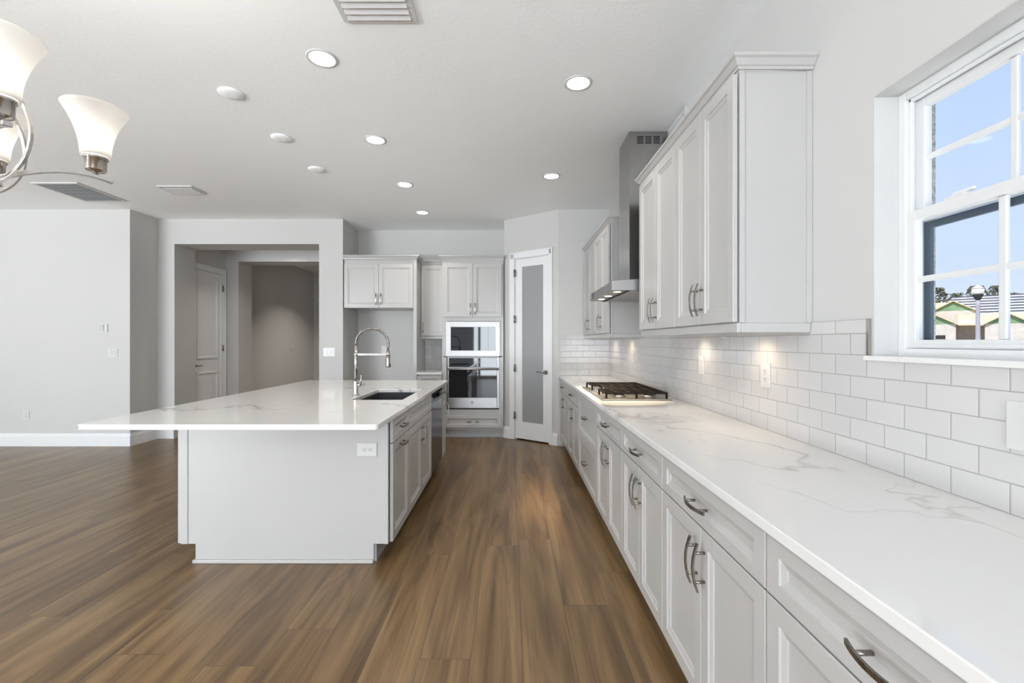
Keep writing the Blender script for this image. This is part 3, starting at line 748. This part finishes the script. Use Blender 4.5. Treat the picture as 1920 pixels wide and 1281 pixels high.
# undermount sink
m = MB(); a, b, c, d_ = SX0 + 0.004, SX1 - 0.004, SY0 + 0.004, SY1 - 0.004; zt, zb = 0.877, 0.665; th = 0.012
sk = thing('kitchen_sink', 'black rectangular undermount sink in the island', 'sink', ((a + b) / 2, (c + d_) / 2, zb))
hx, hy, hz = (b - a) / 2, (d_ - c) / 2, zt - zb
m.box(-hx - th, -hx, -hy - th, hy + th, 0, hz).box(hx, hx + th, -hy - th, hy + th, 0, hz).box(-hx, hx, -hy - th, -hy, 0, hz).box(-hx, hx, hy, hy + th, 0, hz).box(-hx, hx, -hy, hy, 0, th)
m.obj('basin', 'sink', sk)
MB().lathe([(0.045, th + 0.0003), (0.045, th + 0.003), (0.03, th + 0.004)], (0, 0, 0), 24).obj('drain', 'steel', sk)

# spring faucet
fa = thing('spring_faucet', 'tall brushed steel spring faucet beside the island sink', 'faucet', (-1.262, 3.67, ZC + 0.0005))
MB().lathe([(0.030, 0), (0.030, 0.006), (0.022, 0.008), (0.0205, 0.014), (0.0205, 0.112), (0.019, 0.117)], seg=28).obj('base', 'chrome', fa)
MB().lathe([(0.0125, 0.1172), (0.0125, 0.41)], seg=20).obj('stem', 'chrome', fa)
MB().cyl((0.018, -0.002, 0.085), (0.042, -0.010, 0.085), 0.013, 16).tube([(0.040, -0.010, 0.088), (0.046, -0.012, 0.12), (0.047, -0.012, 0.165)], 0.005, 10).obj('lever', 'chrome', fa)
RA = 0.1325; path = [Vector((0, 0, 0.41)), Vector((0, 0, 0.425))]
for i in range(1, 41):
    th_ = PI * i / 40; path.append(Vector((RA - RA * math.cos(th_), 0, 0.425 + 0.118 * math.sin(th_))))
path.append(Vector((2 * RA, 0, 0.41))); path.append(Vector((2 * RA, 0, 0.33)))
MB().tube(path, 0.0065, 10, up=(0, 1, 0)).obj('hose', 'nickel', fa)
m = MB(); pts = []
Ls = [0.0]
for p, q in zip(path, path[1:]): Ls.append(Ls[-1] + (q - p).length)
NT_ = 30; total = Ls[-1] - 0.055; STEP = 12
import bisect
for i in range(NT_ * STEP + 1):
    s = total * i / (NT_ * STEP); k = min(bisect.bisect_right(Ls, s) - 1, len(path) - 2)
    f = (s - Ls[k]) / (Ls[k + 1] - Ls[k]); p = path[k].lerp(path[k + 1], f); T = (path[k + 1] - path[k]).normalized()
    u = Vector((0, 1, 0)); v = T.cross(u); a_ = 2 * PI * i / STEP
    pts.append(p + (u * math.cos(a_) + v * math.sin(a_)) * 0.0115)
m.tube(pts, 0.0025, 6).obj('spring', 'nickel', fa)
MB().lathe([(0.013, 0.325), (0.013, 0.345), (0.009, 0.375)], (2 * RA, 0, 0), 18).lathe([(0.020, 0.228), (0.0215, 0.235), (0.0205, 0.30), (0.016, 0.318), (0.012, 0.3245)], (2 * RA, 0, 0), 22).box(2 * RA + 0.019, 2 * RA + 0.027, -0.008, 0.008, 0.255, 0.31).obj('spray_head', 'nickel', fa)
m = MB().box(0.011, 2 * RA - 0.014, -0.005, 0.005, 0.324, 0.340).lathe([(0.016, 0.322), (0.016, 0.342), (0.0126, 0.342), (0.0126, 0.322)], (0, 0, 0), 20, closed=True).lathe([(0.0185, 0.326), (0.0185, 0.340), (0.0135, 0.340), (0.0135, 0.326)], (2 * RA, 0, 0), 20, closed=True)
m.obj('support_arm', 'chrome', fa)

# ------------------------------------------------------------------ appliance wall: oven tower, refrigerator surround, narrow cabinet
YN = 6.273            # carcass fronts of the deep units
ot = thing('oven_tower', 'tall white cabinet tower holding the microwave and wall oven', 'cabinet', (-0.951, YN, 0))
ow = 0.854; od = WN - YN - 0.002
m = MB().box(0, 0.020, 0, od, 0.12, UT).box(ow - 0.020, ow, 0, od, 0.12, UT).box(0.020, ow - 0.020, 0, od, 1.665, UT).box(0.020, ow - 0.020, od - 0.02, od, 0.12, 1.665)
m.box(0.020, ow - 0.020, 0, od - 0.02, 0.12, 0.40).box(0.020, ow - 0.020, 0, od - 0.02, 1.128, 1.142)
m.box(0.020, 0.062, 0, 0.02, 0.40, 1.665).box(ow - 0.062, ow - 0.020, 0, 0.02, 0.40, 1.665).box(0.062, ow - 0.062, 0, 0.02, 1.63, 1.665)
m.obj('body', 'cab', ot)
MB().box(0, ow, 0.07, od, 0, 0.118).obj('toe_kick', 'cab', ot)
front('door', ot, 0.024, ow / 2 - G, 1.690, 2.432, (ow / 2 - 0.032, 1.80, True))
front('door', ot, ow / 2 + G, ow - 0.024, 1.690, 2.432, (ow / 2 + 0.032, 1.80, True))
front('drawer', ot, 0.03, ow - 0.03, 0.150, 0.315, (ow / 2, 0.232, False), 0.05, 0.04)

mw = thing('microwave', 'built-in stainless microwave in the oven tower, above the wall oven', 'microwave', (-0.898, YN, 1.143))
mwW = 0.752; mh = 0.480
MB().box(0.03, mwW - 0.03, 0.001, 0.42, 0.010, 0.470).obj('body', 'dark', mw)
def plate_hole(m, x0, x1, z0, z1, hx0, hx1, hz0, hz1, y0, y1):
    m.box(x0, hx0, y0, y1, z0, z1).box(hx1, x1, y0, y1, z0, z1).box(hx0, hx1, y0, y1, z0, hz0).box(hx0, hx1, y0, y1, hz1, z1); return m
plate_hole(MB(), 0, mwW, 0.0, mh, 0.068, 0.690, 0.078, 0.406, -0.018, -0.0005).obj('trim_kit', 'steel', mw, 0.001)
MB().box(0.069, 0.590, -0.014, -0.001, 0.079, 0.405).obj('glass_door', 'bglass', mw)
MB().box(0.592, 0.689, -0.014, -0.001, 0.079, 0.405).obj('control_panel', 'bglass', mw)

ov = thing('wall_oven', 'built-in stainless wall oven with black glass door under the microwave', 'oven', (-0.876, YN, 0.418))
ovW = 0.716; oh = 0.706
MB().box(0.02, ovW - 0.02, 0.022, 0.55, 0.005, 0.70).obj('body', 'dark', ov)
MB().box(0, ovW, -0.006, 0.0205, 0.0, oh).obj('frame', 'steel', ov, 0.001)
MB().box(0.020, ovW - 0.028, -0.028, -0.0065, 0.572, 0.700).obj('control_panel', 'bglass', ov, 0.002)
od_ = plate_hole(MB(), 0.016, ovW - 0.024, 0.015, 0.562, 0.020, ovW - 0.028, 0.148, 0.545, -0.030, -0.0065).obj('door', 'steel', ov, 0.002)
MB().box(0.021, ovW - 0.029, -0.029, -0.008, 0.149, 0.544).obj('door_glass', 'bglass', od_)
m = MB().tube([(0.0, -0.075, 0.548), (ovW - 0.0, -0.075, 0.548)], 0.0145, 14)
for x in (0.04, ovW - 0.04): m.cyl((x, -0.030, 0.548), (x, -0.075, 0.548), 0.008, 10)
m.obj('handle', 'steel', od_)
m = MB().cyl((0.346, -0.0302, 0.085), (0.346, -0.0318, 0.085), 0.022, 24)
bd = m.obj('badge', 'nickel', od_, label='small round maker emblem')
m = MB()
m.lathe([(0.0185, -0.0008), (0.0185, 0.0008), (0.0165, 0.0008), (0.0165, -0.0008)], (0, 0, 0), 24, closed=True)
for k in range(4):
    a = k * PI / 2 + PI / 4; pts = []
    for i in range(9):
        q = 2 * PI * i / 8 * 0.8; pts.append((0.008 * math.cos(a) + 0.0045 * math.cos(q + a), 0.008 * math.sin(a) + 0.0045 * math.sin(q + a), 0))
    m.tube(pts, 0.0009, 5)
m.xf(Matrix.Translation((0.346, -0.0326, 0.085)) @ Matrix.Rotation(PI / 2, 4, 'X')).obj('badge_scroll', 'dark', od_)

# refrigerator surround: cabinet above and one full-height panel
fr = thing('wall_cabinet', 'wide white cabinet above the empty refrigerator alcove', 'cabinet', (-2.316, YN, 1.815), 0)
fw = 0.968
MB().box(0, fw, 0.0005, 0.595, 0, UT - 1.815).obj('body', 'cab', fr)
front('door', fr, 0.004, fw / 2 - G, 0.002, 0.612, (fw / 2 - 0.032, 0.12, True))
front('door', fr, fw / 2 + G, fw - 0.004, 0.002, 0.612, (fw / 2 + 0.032, 0.12, True))
m = MB().box(-1.347, -1.301, YN - 0.03, WN - 0.0015, 0, UT)
tag(m.obj('refrigerator_panel', 'cab', bevel=0.001), 'tall white side panel between refrigerator alcove and narrow cabinet', 'panel')
t = wall_cabinet('narrow white wall cabinet between the refrigerator panel and the oven tower', (-1.300, 6.565, 0), 0, 0.347, UB, UT - 0.02, WN - 6.565 - 0.0015, 1, hinge='r')
light_rail([(-1.300, -0.953, 6.552, 6.572, RZ0, RZ1)], 'short white light rail under the narrow wall cabinet')
yc = YN - 0.012
crown_run([(-2.318, yc - 0.018), (-1.303, yc - 0.018), (-1.303, 6.50)][::-1], UT + 0.0005, 'white crown over the refrigerator cabinet and its panel')
crown_run([(-1.262, 6.552), (-0.990, 6.552)][::-1], UT - 0.019, 'short white crown on the narrow wall cabinet')
crown_run([(-0.950, 6.50), (-0.950, yc), (-0.093, yc)][::-1], UT + 0.0005, 'white crown over the oven tower')
base_cabinet('narrow white base cabinet between refrigerator panel and oven tower', (-1.300, YN, 0), 0, 0.347, 'drawer_door', WN - YN - 0.002, top=0.886)
m = MB().box(-1.300, -0.9525, YN - 0.036, WN - 0.0005, 0.8885, 0.918)
tag(m.obj('worktop', 'quartz', bevel=0.002), 'short white worktop beside the oven tower', 'worktop')

# ------------------------------------------------------------------ wall plates
def plate(name, label, cat, loc, rz, w, h, kind, gang=1, group=None, horiz=False):
    """faces -y in local frame"""
    t = thing(name, label, cat, loc, rz, group)
    MB().box(-w / 2, w / 2, -0.006, 0, -h / 2, h / 2).obj('cover_plate', 'plastic', t, 0.002)
    if kind == 'switch':
        for g in range(gang):
            x = (g - (gang - 1) / 2) * 0.046
            MB().box(x - 0.0165, x + 0.0165, -0.0105, -0.0062, -0.033, 0.033).obj('rocker', 'plastic', t, 0.001)
    elif kind == 'outlet':
        for s in (-1, 1):
            cx_, cz_ = (s * 0.0195, 0) if horiz else (0, s * 0.0195)
            o = MB().box(cx_ - 0.0145, cx_ + 0.0145, -0.0085, -0.0062, cz_ - 0.0145, cz_ + 0.0145).obj('socket', 'plastic', t, 0.003)
            mm = MB()
            for q in (-1, 1):
                if horiz: mm.box(cx_ + 0.001, cx_ + 0.009, -0.0090, -0.0086, cz_ + q * 0.006 - 0.0012, cz_ + q * 0.006 + 0.0012)
                else: mm.box(cx_ + q * 0.006 - 0.0012, cx_ + q * 0.006 + 0.0012, -0.0090, -0.0086, cz_ - 0.001, cz_ + 0.008)
            if horiz: mm.cyl((cx_ - 0.007, -0.0086, cz_), (cx_ - 0.007, -0.0090, cz_), 0.0025, 10)
            else: mm.cyl((cx_, -0.0086, cz_ - 0.007), (cx_, -0.0090, cz_ - 0.007), 0.0025, 10)
            mm.obj('socket_slots', 'dark', o)
    return t
E0 = 0.0006
plate('wall_outlet', 'white outlet plate set sideways on the island end panel', 'outlet', (-0.871, YI0 - E0, 0.689), 0, 0.120, 0.080, 'outlet', horiz=True)
xt = XW - 0.008 - E0
plate('wall_outlet', 'white outlet plate on the tile just below the window corner of the worktop', 'outlet', (xt, 1.085, 1.135), -PI / 2, 0.118, 0.122, 'outlet')
plate('wall_outlet', 'white outlet plate on the tile under the wall cabinet beside the window', 'outlet', (xt, 2.225, 1.178), -PI / 2, 0.078, 0.122, 'outlet')
plate('light_switch', 'white plate on the tile under the wall cabinet next to the hood', 'switch', (xt, 2.975, 1.19), -PI / 2, 0.078, 0.122, 'switch')
plate('wall_outlet', 'white outlet plate on the tile behind the far side of the cooktop', 'outlet', (xt, 4.60, 1.19), -PI / 2, 0.078, 0.122, 'outlet')
plate('wall_outlet', 'white outlet plate on the nook tile beside the oven tower', 'outlet', (-1.106, WN - 0.008 - E0, 1.20), 0, 0.075, 0.115, 'outlet')
plate('wall_outlet', 'white outlet plate on the refrigerator alcove wall behind the faucet', 'outlet', (-1.93, WN - E0, 1.215), 0, 0.078, 0.12, 'outlet')
plate('light_switch', 'white three-switch plate on the wall between hall opening and refrigerator alcove', 'switch', (-2.516, WB - E0, 1.20), 0, 0.168, 0.120, 'switch', 3)
plate('light_switch', 'white two-switch plate on the great-room wall below the thermostat', 'switch', (-5.117, WA - E0, 1.20), 0, 0.122, 0.105, 'switch', 2)
plate('wall_outlet', 'white outlet plate low on the great-room wall above the baseboard', 'outlet', (-6.233, WA - E0, 0.40), 0, 0.078, 0.115, 'outlet')
plate('light_switch', 'pale switch plate on the dark far hallway wall', 'switch', (-4.85 + E0, 10.0, 1.22), PI / 2, 0.13, 0.12, 'switch', 2)
th = thing('thermostat', 'small white thermostat with a dark screen on the great-room wall', 'thermostat', (-5.235, WA - E0, 1.528))
MB().box(-0.040, 0.052, -0.012, 0, -0.062, 0.048).obj('backplate', 'plastic', th, 0.003)
MB().box(-0.038, 0.012, -0.020, -0.0122, -0.045, 0.038).obj('screen', 'grey', th, 0.002)

# ------------------------------------------------------------------ ceiling: recessed lights, blank covers, vents
def can(x, y, label, power=3.4, group='recessed ceiling lights'):
    t = thing('recessed_light', label, 'light', (x, y, ZT - 0.0005), 0, group)
    MB().lathe([(0.092, 0), (0.090, -0.004), (0.078, -0.007), (0.074, -0.005), (0.074, 0)], seg=40, closed=True).obj('trim_ring', 'plastic', t)
    MB().lathe([(0.0735, -0.0005), (0.0735, -0.004), (0.02, -0.0045)], seg=40).obj('lens', 'lens', t)
    light('can_lamp', 'AREA', (0, 0, -0.010), power, (1.0, 0.93, 0.84), size=0.14, parent=t, spread=R(112))
    return t
can(-1.131, 2.70, 'bright recessed light over the front of the island, first of its row')
can(-1.139, 3.79, 'bright recessed light over the island sink, second of its row')
can(-1.144, 4.87, 'bright recessed light over the far end of the island, third of its row')
can(-1.159, 5.92, 'bright recessed light before the oven tower, last of its row')
can(0.4455, 2.957, 'bright recessed light nearer the tall wall cabinets beside the window')
can(0.422, 4.62, 'bright recessed light before the pantry door, over the aisle')
for x, y in ((-1.13, 0.3),):
    can(x, y, 'recessed light over the near end of the kitchen' if x > 0 else 'recessed light over the breakfast end of the kitchen', 4)
for x, y in ((-3.6, 7.10), (-3.5, 9.6)):
    can(x, y, 'recessed light in the first hall' if y < 8 else 'recessed light in the far hallway', 6 if y < 8 else 17)
for y, lab in ((3.078, 'nearest the front of the island'), (3.752, 'in the middle of its row'), (4.44, 'farthest along its row')):
    t = thing('pendant_cover', 'blank white round cover on the ceiling, ' + lab, 'ceiling cover', (-1.912, y, ZT - 0.0005), 0, 'blank covers for island pendants')
    MB().lathe([(0.080, 0), (0.079, -0.006), (0.070, -0.012), (0.03, -0.015)], seg=36).obj('cover', 'ceiling', t)
def vent(label, x0, x1, y0, y1, n, along, mat='plastic', tilt=35, fr=0.030):
    t = thing('ceiling_vent', label, 'vent', ((x0 + x1) / 2, (y0 + y1) / 2, ZT - 0.0005))
    hx, hy = (x1 - x0) / 2, (y1 - y0) / 2
    MB().box(-hx, -hx + fr, -hy, hy, -0.012, 0).box(hx - fr, hx, -hy, hy, -0.012, 0).box(-hx + fr, hx - fr, -hy, -hy + fr, -0.012, 0).box(-hx + fr, hx - fr, hy - fr, hy, -0.012, 0).obj('frame', 'plastic', t, 0.002)
    MB().box(-hx + fr, hx - fr, -hy + fr, hy - fr, -0.0015, -0.0002).obj('throat', 'dark', t)
    m = MB()
    for i in range(n):
        if along == 'x':
            y = -hy + fr + (2 * hy - 2 * fr) * (i + 0.5) / n; wv = (2 * hy - 2 * fr) / n * 0.55
            q = MB().box(-hx + fr, hx - fr, -wv, wv, -0.0008, 0.0008); mt = Matrix.Translation((0, y, -0.010)) @ Matrix.Rotation(R(tilt), 4, 'X')
        else:
            x = -hx + fr + (2 * hx - 2 * fr) * (i + 0.5) / n; wv = (2 * hx - 2 * fr) / n * 0.55
            q = MB().box(-wv, wv, -hy + fr, hy - fr, -0.0008, 0.0008); mt = Matrix.Translation((x, 0, -0.010)) @ Matrix.Rotation(R(tilt), 4, 'Y')
        me = bpy.data.meshes.new('tmp'); q.xf(mt).bm.to_mesh(me); q.bm.free(); m.bm.from_mesh(me); bpy.data.meshes.remove(me)
    m.obj('louvers', mat, t)
    return t
vent('white supply vent with wide louvers at the top of the kitchen ceiling', -0.88, -0.49, 2.02, 2.385, 7, 'x', tilt=-22)
vent('large square grey return grille in the great-room ceiling', -5.13, -4.63, 4.80, 5.43, 26, 'x', 'grey', tilt=30)
vent('small white supply vent between the return grille and the blank covers', -3.86, -3.48, 4.90, 5.17, 5, 'x', tilt=-20)
t = thing('wall_vent', 'white register on the wall above the tall cabinets by the hood', 'vent', (XW - 0.0005, 3.40, 2.94), -PI / 2)
MB().box(-0.17, 0.17, -0.022, 0, -0.09, 0.09).obj('frame', 'plastic', t, 0.002)
m = MB()
for i in range(5): m.box(-0.15, 0.15, -0.0245, -0.0223, -0.07 + i * 0.03, -0.055 + i * 0.03)
m.obj('louvers', 'plastic', t)
MB().box(0.1705, 0.185, -0.03, 0, -0.03, 0.09).obj('damper_lever', 'grey', t)

# ------------------------------------------------------------------ chandelier
CX, CY = -1.624, 1.285
ch = thing('chandelier', 'brushed nickel chandelier with white bell glass shades', 'chandelier', (CX, CY, 1.774))
CR = 0.325; A0 = 0.871
MB().lathe([(0.012, -0.06), (0.022, -0.05), (0.014, -0.03), (0.034, -0.012), (0.040, 0.0), (0.034, 0.014), (0.016, 0.03), (0.013, 0.30), (0.024, 0.33), (0.024, 0.40), (0.012, 0.43), (0.008, 0.47)], seg=28).obj('column', 'chrome', ch)
MB().lathe([(0.065, ZT - 1.774 - 0.001), (0.062, ZT - 1.774 - 0.02), (0.02, ZT - 1.774 - 0.045)], seg=32).obj('canopy', 'chrome', ch)
m = MB(); zc_ = 0.47; i = 0
while zc_ < ZT - 1.774 - 0.05:
    pts = [(0.009 * math.cos(2 * PI * k / 12) * (1 if i % 2 else 0), 0.009 * math.cos(2 * PI * k / 12) * (0 if i % 2 else 1), zc_ + 0.018 + 0.020 * math.sin(2 * PI * k / 12)) for k in range(13)]
    m.tube(pts, 0.0022, 6, up=(1, 1, 0.01)); zc_ += 0.030; i += 1
m.obj('chain', 'chrome', ch)
for k in range(5):
    a = A0 - k * 2 * PI / 5; ca, sa = math.cos(a), math.sin(a)
    pts = []
    for i in range(21):
        q = i / 20; r = 0.03 + (CR + 0.045 - 0.03) * q
        z_ = 0.005 + 0.130 * math.sin(PI * min(1, q / 1.6)) ** 0.85 if q > 0 else 0.0
        pts.append((r * ca, r * sa, z_))
    arm = MB().strip(pts, 0.010, 0.006, (0, 0, 1)).obj('arm', 'chrome', ch, 0.0012)
    # height of the arm under the shade
    q = (CR - 0.03) / (CR + 0.015); za = 0.005 + 0.130 * math.sin(PI * min(1, q / 1.6)) ** 0.85
    x, y = CR * ca, CR * sa
    MB().lathe([(0.008, za + 0.003), (0.008, za + 0.014), (0.024, za + 0.017), (0.029, za + 0.022), (0.030, za + 0.058), (0.034, za + 0.060), (0.034, za + 0.066), (0.026, za + 0.067)], (x, y, 0), 28).obj('lamp_holder', 'chrome', arm)
    zb = za + 0.067
    prof = [(0.0405, 0.0), (0.0415, 0.02), (0.044, 0.045), (0.0495, 0.07), (0.057, 0.095), (0.066, 0.118), (0.076, 0.138), (0.086, 0.156), (0.0905, 0.163)]
    ring = [(r, zb + h) for r, h in prof] + [(0.089, zb + 0.1655)] + [(r - 0.0035, zb + h + 0.001) for r, h in prof[::-1]]
    MB().lathe(ring, (x, y, 0), 40, closed=True).obj('shade', 'shade', arm, label='white opal glass bell shade')
    MB().lathe([(0.012, zb + 0.001), (0.012, zb + 0.03), (0.022, zb + 0.05), (0.026, zb + 0.068), (0.020, zb + 0.088), (0.006, zb + 0.098)], (x, y, 0), 18).obj('bulb', 'lens', arm)
    light('shade_lamp', 'POINT', (x, y, zb + 0.075), 15.0, (1.0, 0.955, 0.89), size=0.03, parent=ch)
    a2 = a + PI / 5; pts = []
    for i in range(25):
        q = PI * i / 24; r = 0.022 + 0.185 * math.sin(q) ** 0.9; pts.append((r * math.cos(a2), r * math.sin(a2), 0.01 + 0.36 * (1 - math.cos(q)) / 2))
    MB().strip(pts, 0.006, 0.0035, (0, 0, 1) if False else (-math.sin(a2) * 0 + math.cos(a2), math.sin(a2), 0.02)).obj('scroll', 'chrome', ch, 0.001)

# ------------------------------------------------------------------ outside the kitchen window
def simple(name, c1, c2, scale=3.0, rough=0.85, stripe=None):
    t = NT(name); p = t.pos(); n = t.noise(p, scale, 3)
    c = t.mix(t.range(n, 0.3, 0.7), c1, c2)
    if stripe:
        x, y, z = t.sep(p); k = t.m('FRACT', t.m('DIVIDE', z, stripe[0]))
        c = t.mix(t.range(k, stripe[1], stripe[1] + 0.15), stripe[2], c)
    t.bsdf(c, rough, 0, None, Specular_IOR_Level=0.2)
    return t.mat
M['block'] = simple('pale_block', (0.50, 0.46, 0.43), (0.60, 0.56, 0.52), 2.0)
M['sheath'] = simple('green_sheathing', (0.16, 0.26, 0.15), (0.24, 0.36, 0.22), 1.2)
M['ply'] = simple('raw_plywood', (0.62, 0.47, 0.29), (0.72, 0.58, 0.38), 1.5)
M['under'] = simple('white_underlay', (0.62, 0.63, 0.70), (0.75, 0.76, 0.82), 1.0)
M['rooft'] = simple('grey_roof_tile', (0.34, 0.34, 0.36), (0.62, 0.62, 0.64), 0.8, 0.8, (0.52, 0.42, (0.07, 0.07, 0.08)))
M['roofl'] = simple('light_roof', (0.62, 0.62, 0.63), (0.72, 0.72, 0.72), 0.8)
M['soil'] = simple('sandy_ground', (0.40, 0.36, 0.30), (0.52, 0.48, 0.42), 0.3)
M['leaf'] = simple('tree_leaves', (0.11, 0.12, 0.085), (0.24, 0.25, 0.19), 0.9)
M['bark'] = simple('tree_bark', (0.16, 0.13, 0.11), (0.25, 0.21, 0.18), 2.0)
M['post'] = simple('grey_post_paint', (0.33, 0.32, 0.36), (0.38, 0.37, 0.41), 4.0, 0.5)
M['globe'] = simple('milky_globe', (0.72, 0.72, 0.69), (0.80, 0.80, 0.77), 4.0, 0.3)
GZ = -0.6
m = MB().box(1.479, 260, -60, 260, GZ - 0.5, GZ)
tag(m.obj('ground', 'soil'), 'pale sandy ground outside the house', 'ground', kind='structure')
D = math.sqrt(0.5)
def outpos(s_, d_): return (D * (d_ + s_), D * (d_ - s_), 0)
def slab(m, quad, th=0.14):
    """roof plane from 4 corner points, given thickness downwards"""
    A = [m.bm.verts.new(p) for p in quad]; B = [m.bm.verts.new((p[0], p[1], p[2] - th)) for p in quad]
    m.bm.faces.new(A); m.bm.faces.new(B[::-1])
    for i in range(4): m.bm.faces.new((A[i], B[i], B[(i + 1) % 4], A[(i + 1) % 4]))
    return m
def gable_wing(t, s0, s1, y0, y1, zg, ze, za, over=0.35):
    c = (s0 + s1) / 2
    MB().box(s0, s1, y0, y1, zg, ze).obj('block_wall', 'block', t)
    MB().prism([(s0, ze + 0.001), (s1, ze + 0.001), (c, za - 0.05)], 'y', y0, y1).obj('gable_wall', 'sheath', t, label='green sheathed gable wall')
    k = (za - ze) / ((s1 - s0) / 2)
    for sg, e in ((-1, s0), (1, s1)):
        ee = e + sg * over; zz = ze - k * over
        slab(MB(), [(c, y0 - over, za + 0.14), (ee, y0 - over, zz + 0.14), (ee, y1, zz + 0.14), (c, y1, za + 0.14)]).obj('roof_plane', 'ply', t, label='bare plywood roof')
ha = thing('house', 'unfinished block house with green gables and bare plywood roofs outside the window', 'house', outpos(0, 76), -PI / 4)
gable_wing(ha, -5.5, -0.35, 0.0, 4.0, GZ, 3.45, 5.05)
gable_wing(ha, 2.05, 5.60, 0.0, 4.0, GZ, 3.40, 4.55)
gable_wing(ha, -2.55, 1.30, 4.1, 8.0, 3.3, 5.25, 6.45, 0.3)
MB().box(-6.0, 9.0, 4.05, 11.0, GZ, 3.3).obj('block_wall', 'block', ha)
slab(MB(), [(-0.2, 1.6, 3.45), (1.95, 1.6, 3.45), (1.95, 4.04, 4.75), (-0.2, 4.04, 4.75)]).obj('porch_roof', 'ply', ha)
slab(MB(), [(-0.15, 1.62, 3.50), (1.90, 1.62, 3.50), (1.90, 2.6, 4.02), (-0.15, 2.6, 4.02)], 0.03).obj('roof_underlay', 'under', ha)
slab(MB(), [(-6.5, 4.0, 3.4), (-2.6, 4.0, 5.0), (-0.7, 7.5, 6.55), (-6.5, 7.5, 6.55)]).obj('roof_plane', 'ply', ha)
slab(MB(), [(1.4, 4.3, 3.45), (9.2, 4.3, 3.45), (9.2, 7.0, 4.9), (1.4, 7.0, 4.9)]).obj('roof_plane', 'ply', ha)
for s0, s1, z0, z1 in ((3.30, 3.88, 1.35, 2.45), (-2.3, -1.25, 1.65, 2.12)):
    MB().box(s0, s1, -0.03, 0.2, z0, z1).obj('window', 'dark', ha)
hb = thing('house', 'finished house with a dark grey tiled roof behind the plywood roofs', 'house', outpos(0, 108), -PI / 4)
MB().box(-3.0, 22, 1, 16, GZ, 5.6).obj('wall', 'block', hb)
m = MB(); P_ = [m.bm.verts.new(p) for p in ((-4.5, 0, 5.3), (23, 0, 5.3), (18, 8.5, 9.6), (-0.8, 8.5, 9.6), (-4.5, 17, 5.3), (23, 17, 5.3))]
for f in ((0, 1, 2, 3), (4, 0, 3), (1, 5, 2), (5, 4, 3, 2), (0, 4, 5, 1)): m.bm.faces.new([P_[i] for i in f])
m.obj('roof', 'rooft', hb)
hc = thing('house', 'distant house with a pale sunlit roof at the treeline', 'house', outpos(14, 128), -PI / 4)
MB().box(-5, 5, 1, 9, GZ, 7.2).obj('wall', 'block', hc)
m = MB(); P_ = [m.bm.verts.new(p) for p in ((-6, 0, 7.0), (6, 0, 7.0), (3.5, 5, 11.0), (-3.5, 5, 11.0), (-6, 10, 7.0), (6, 10, 7.0))]
for f in ((0, 1, 2, 3), (4, 0, 3), (1, 5, 2), (5, 4, 3, 2), (0, 4, 5, 1)): m.bm.faces.new([P_[i] for i in f])
m.obj('roof', 'roofl', hc)
lp = thing('street_lamp', 'grey street lamp post with a pale globe outside the window', 'lamp post', (*outpos(0.585, 30)[:2], GZ))
MB().lathe([(0.16, 0), (0.16, 0.25), (0.095, 0.4), (0.075, 3.6), (0.075, 3.86)], seg=20).obj('post', 'post', lp)
MB().lathe([(0.08, 3.861), (0.10, 3.92), (0.19, 4.10), (0.19, 4.13)], seg=24).obj('collar', 'dark', lp)
MB().lathe([(0.17, 4.131), (0.21, 4.20), (0.22, 4.32), (0.20, 4.40)], seg=24).obj('globe', 'globe', lp)
MB().lathe([(0.225, 4.401), (0.15, 4.48), (0.05, 4.53), (0.03, 4.57)], seg=24).obj('cap', 'globe', lp)
random.seed(5)
kinds = ['dark dense treetop', 'thin grey-green treetop', 'broad olive treetop']
where = ['left of the lamp globe, beside the stucco', 'just left of the lamp globe', 'behind the lamp globe', 'between lamp globe and window bar', 'behind the window bar', 'just past the window bar', 'above the pale sunlit roof', 'at the frame edge of the window']
for i in range(8):
    s_ = -7.5 + i * 3.4; dd_ = (150, 157, 164)[i % 3]; h = (16.5, 15.2, 14.2, 14.6, 14.8, 13.4, 14.2, 14.0)[i]
    t = thing('tree', kinds[i % 3].replace('treetop', 'tree') + ' on the horizon ' + where[i], 'tree', (*outpos(s_, dd_)[:2], GZ), random.uniform(0, 6), 'trees along the horizon')
    MB().lathe([(0.35, 0), (0.25, h * 0.5), (0.10, h * 0.85)], seg=8).obj('trunk', 'bark', t)
    m = MB()
    for k in range(420):
        a = random.uniform(0, 2 * PI); q = random.random() ** 0.5; zc2 = h * 0.52 + (h * 0.5) * random.random() ** 0.8
        rr = 2.9 * q * (1.0 - 0.65 * ((zc2 - h * 0.52) / (h * 0.5)) ** 2)
        c = Vector((rr * math.cos(a), rr * math.sin(a), zc2))
        n1 = Vector((random.gauss(0, 1), random.gauss(0, 1), random.gauss(0, 1))).normalized(); n2 = n1.orthogonal().normalized(); n3 = n1.cross(n2)
        sz = random.uniform(0.18, 0.42)
        m.bm.faces.new([m.bm.verts.new(c + n2 * sz * u_ + n3 * sz * 0.7 * v_) for u_, v_ in ((-1, -0.4), (0, -1), (1, -0.3), (0.7, 0.8), (-0.5, 1))])
    m.obj('crown', 'leaf', t)
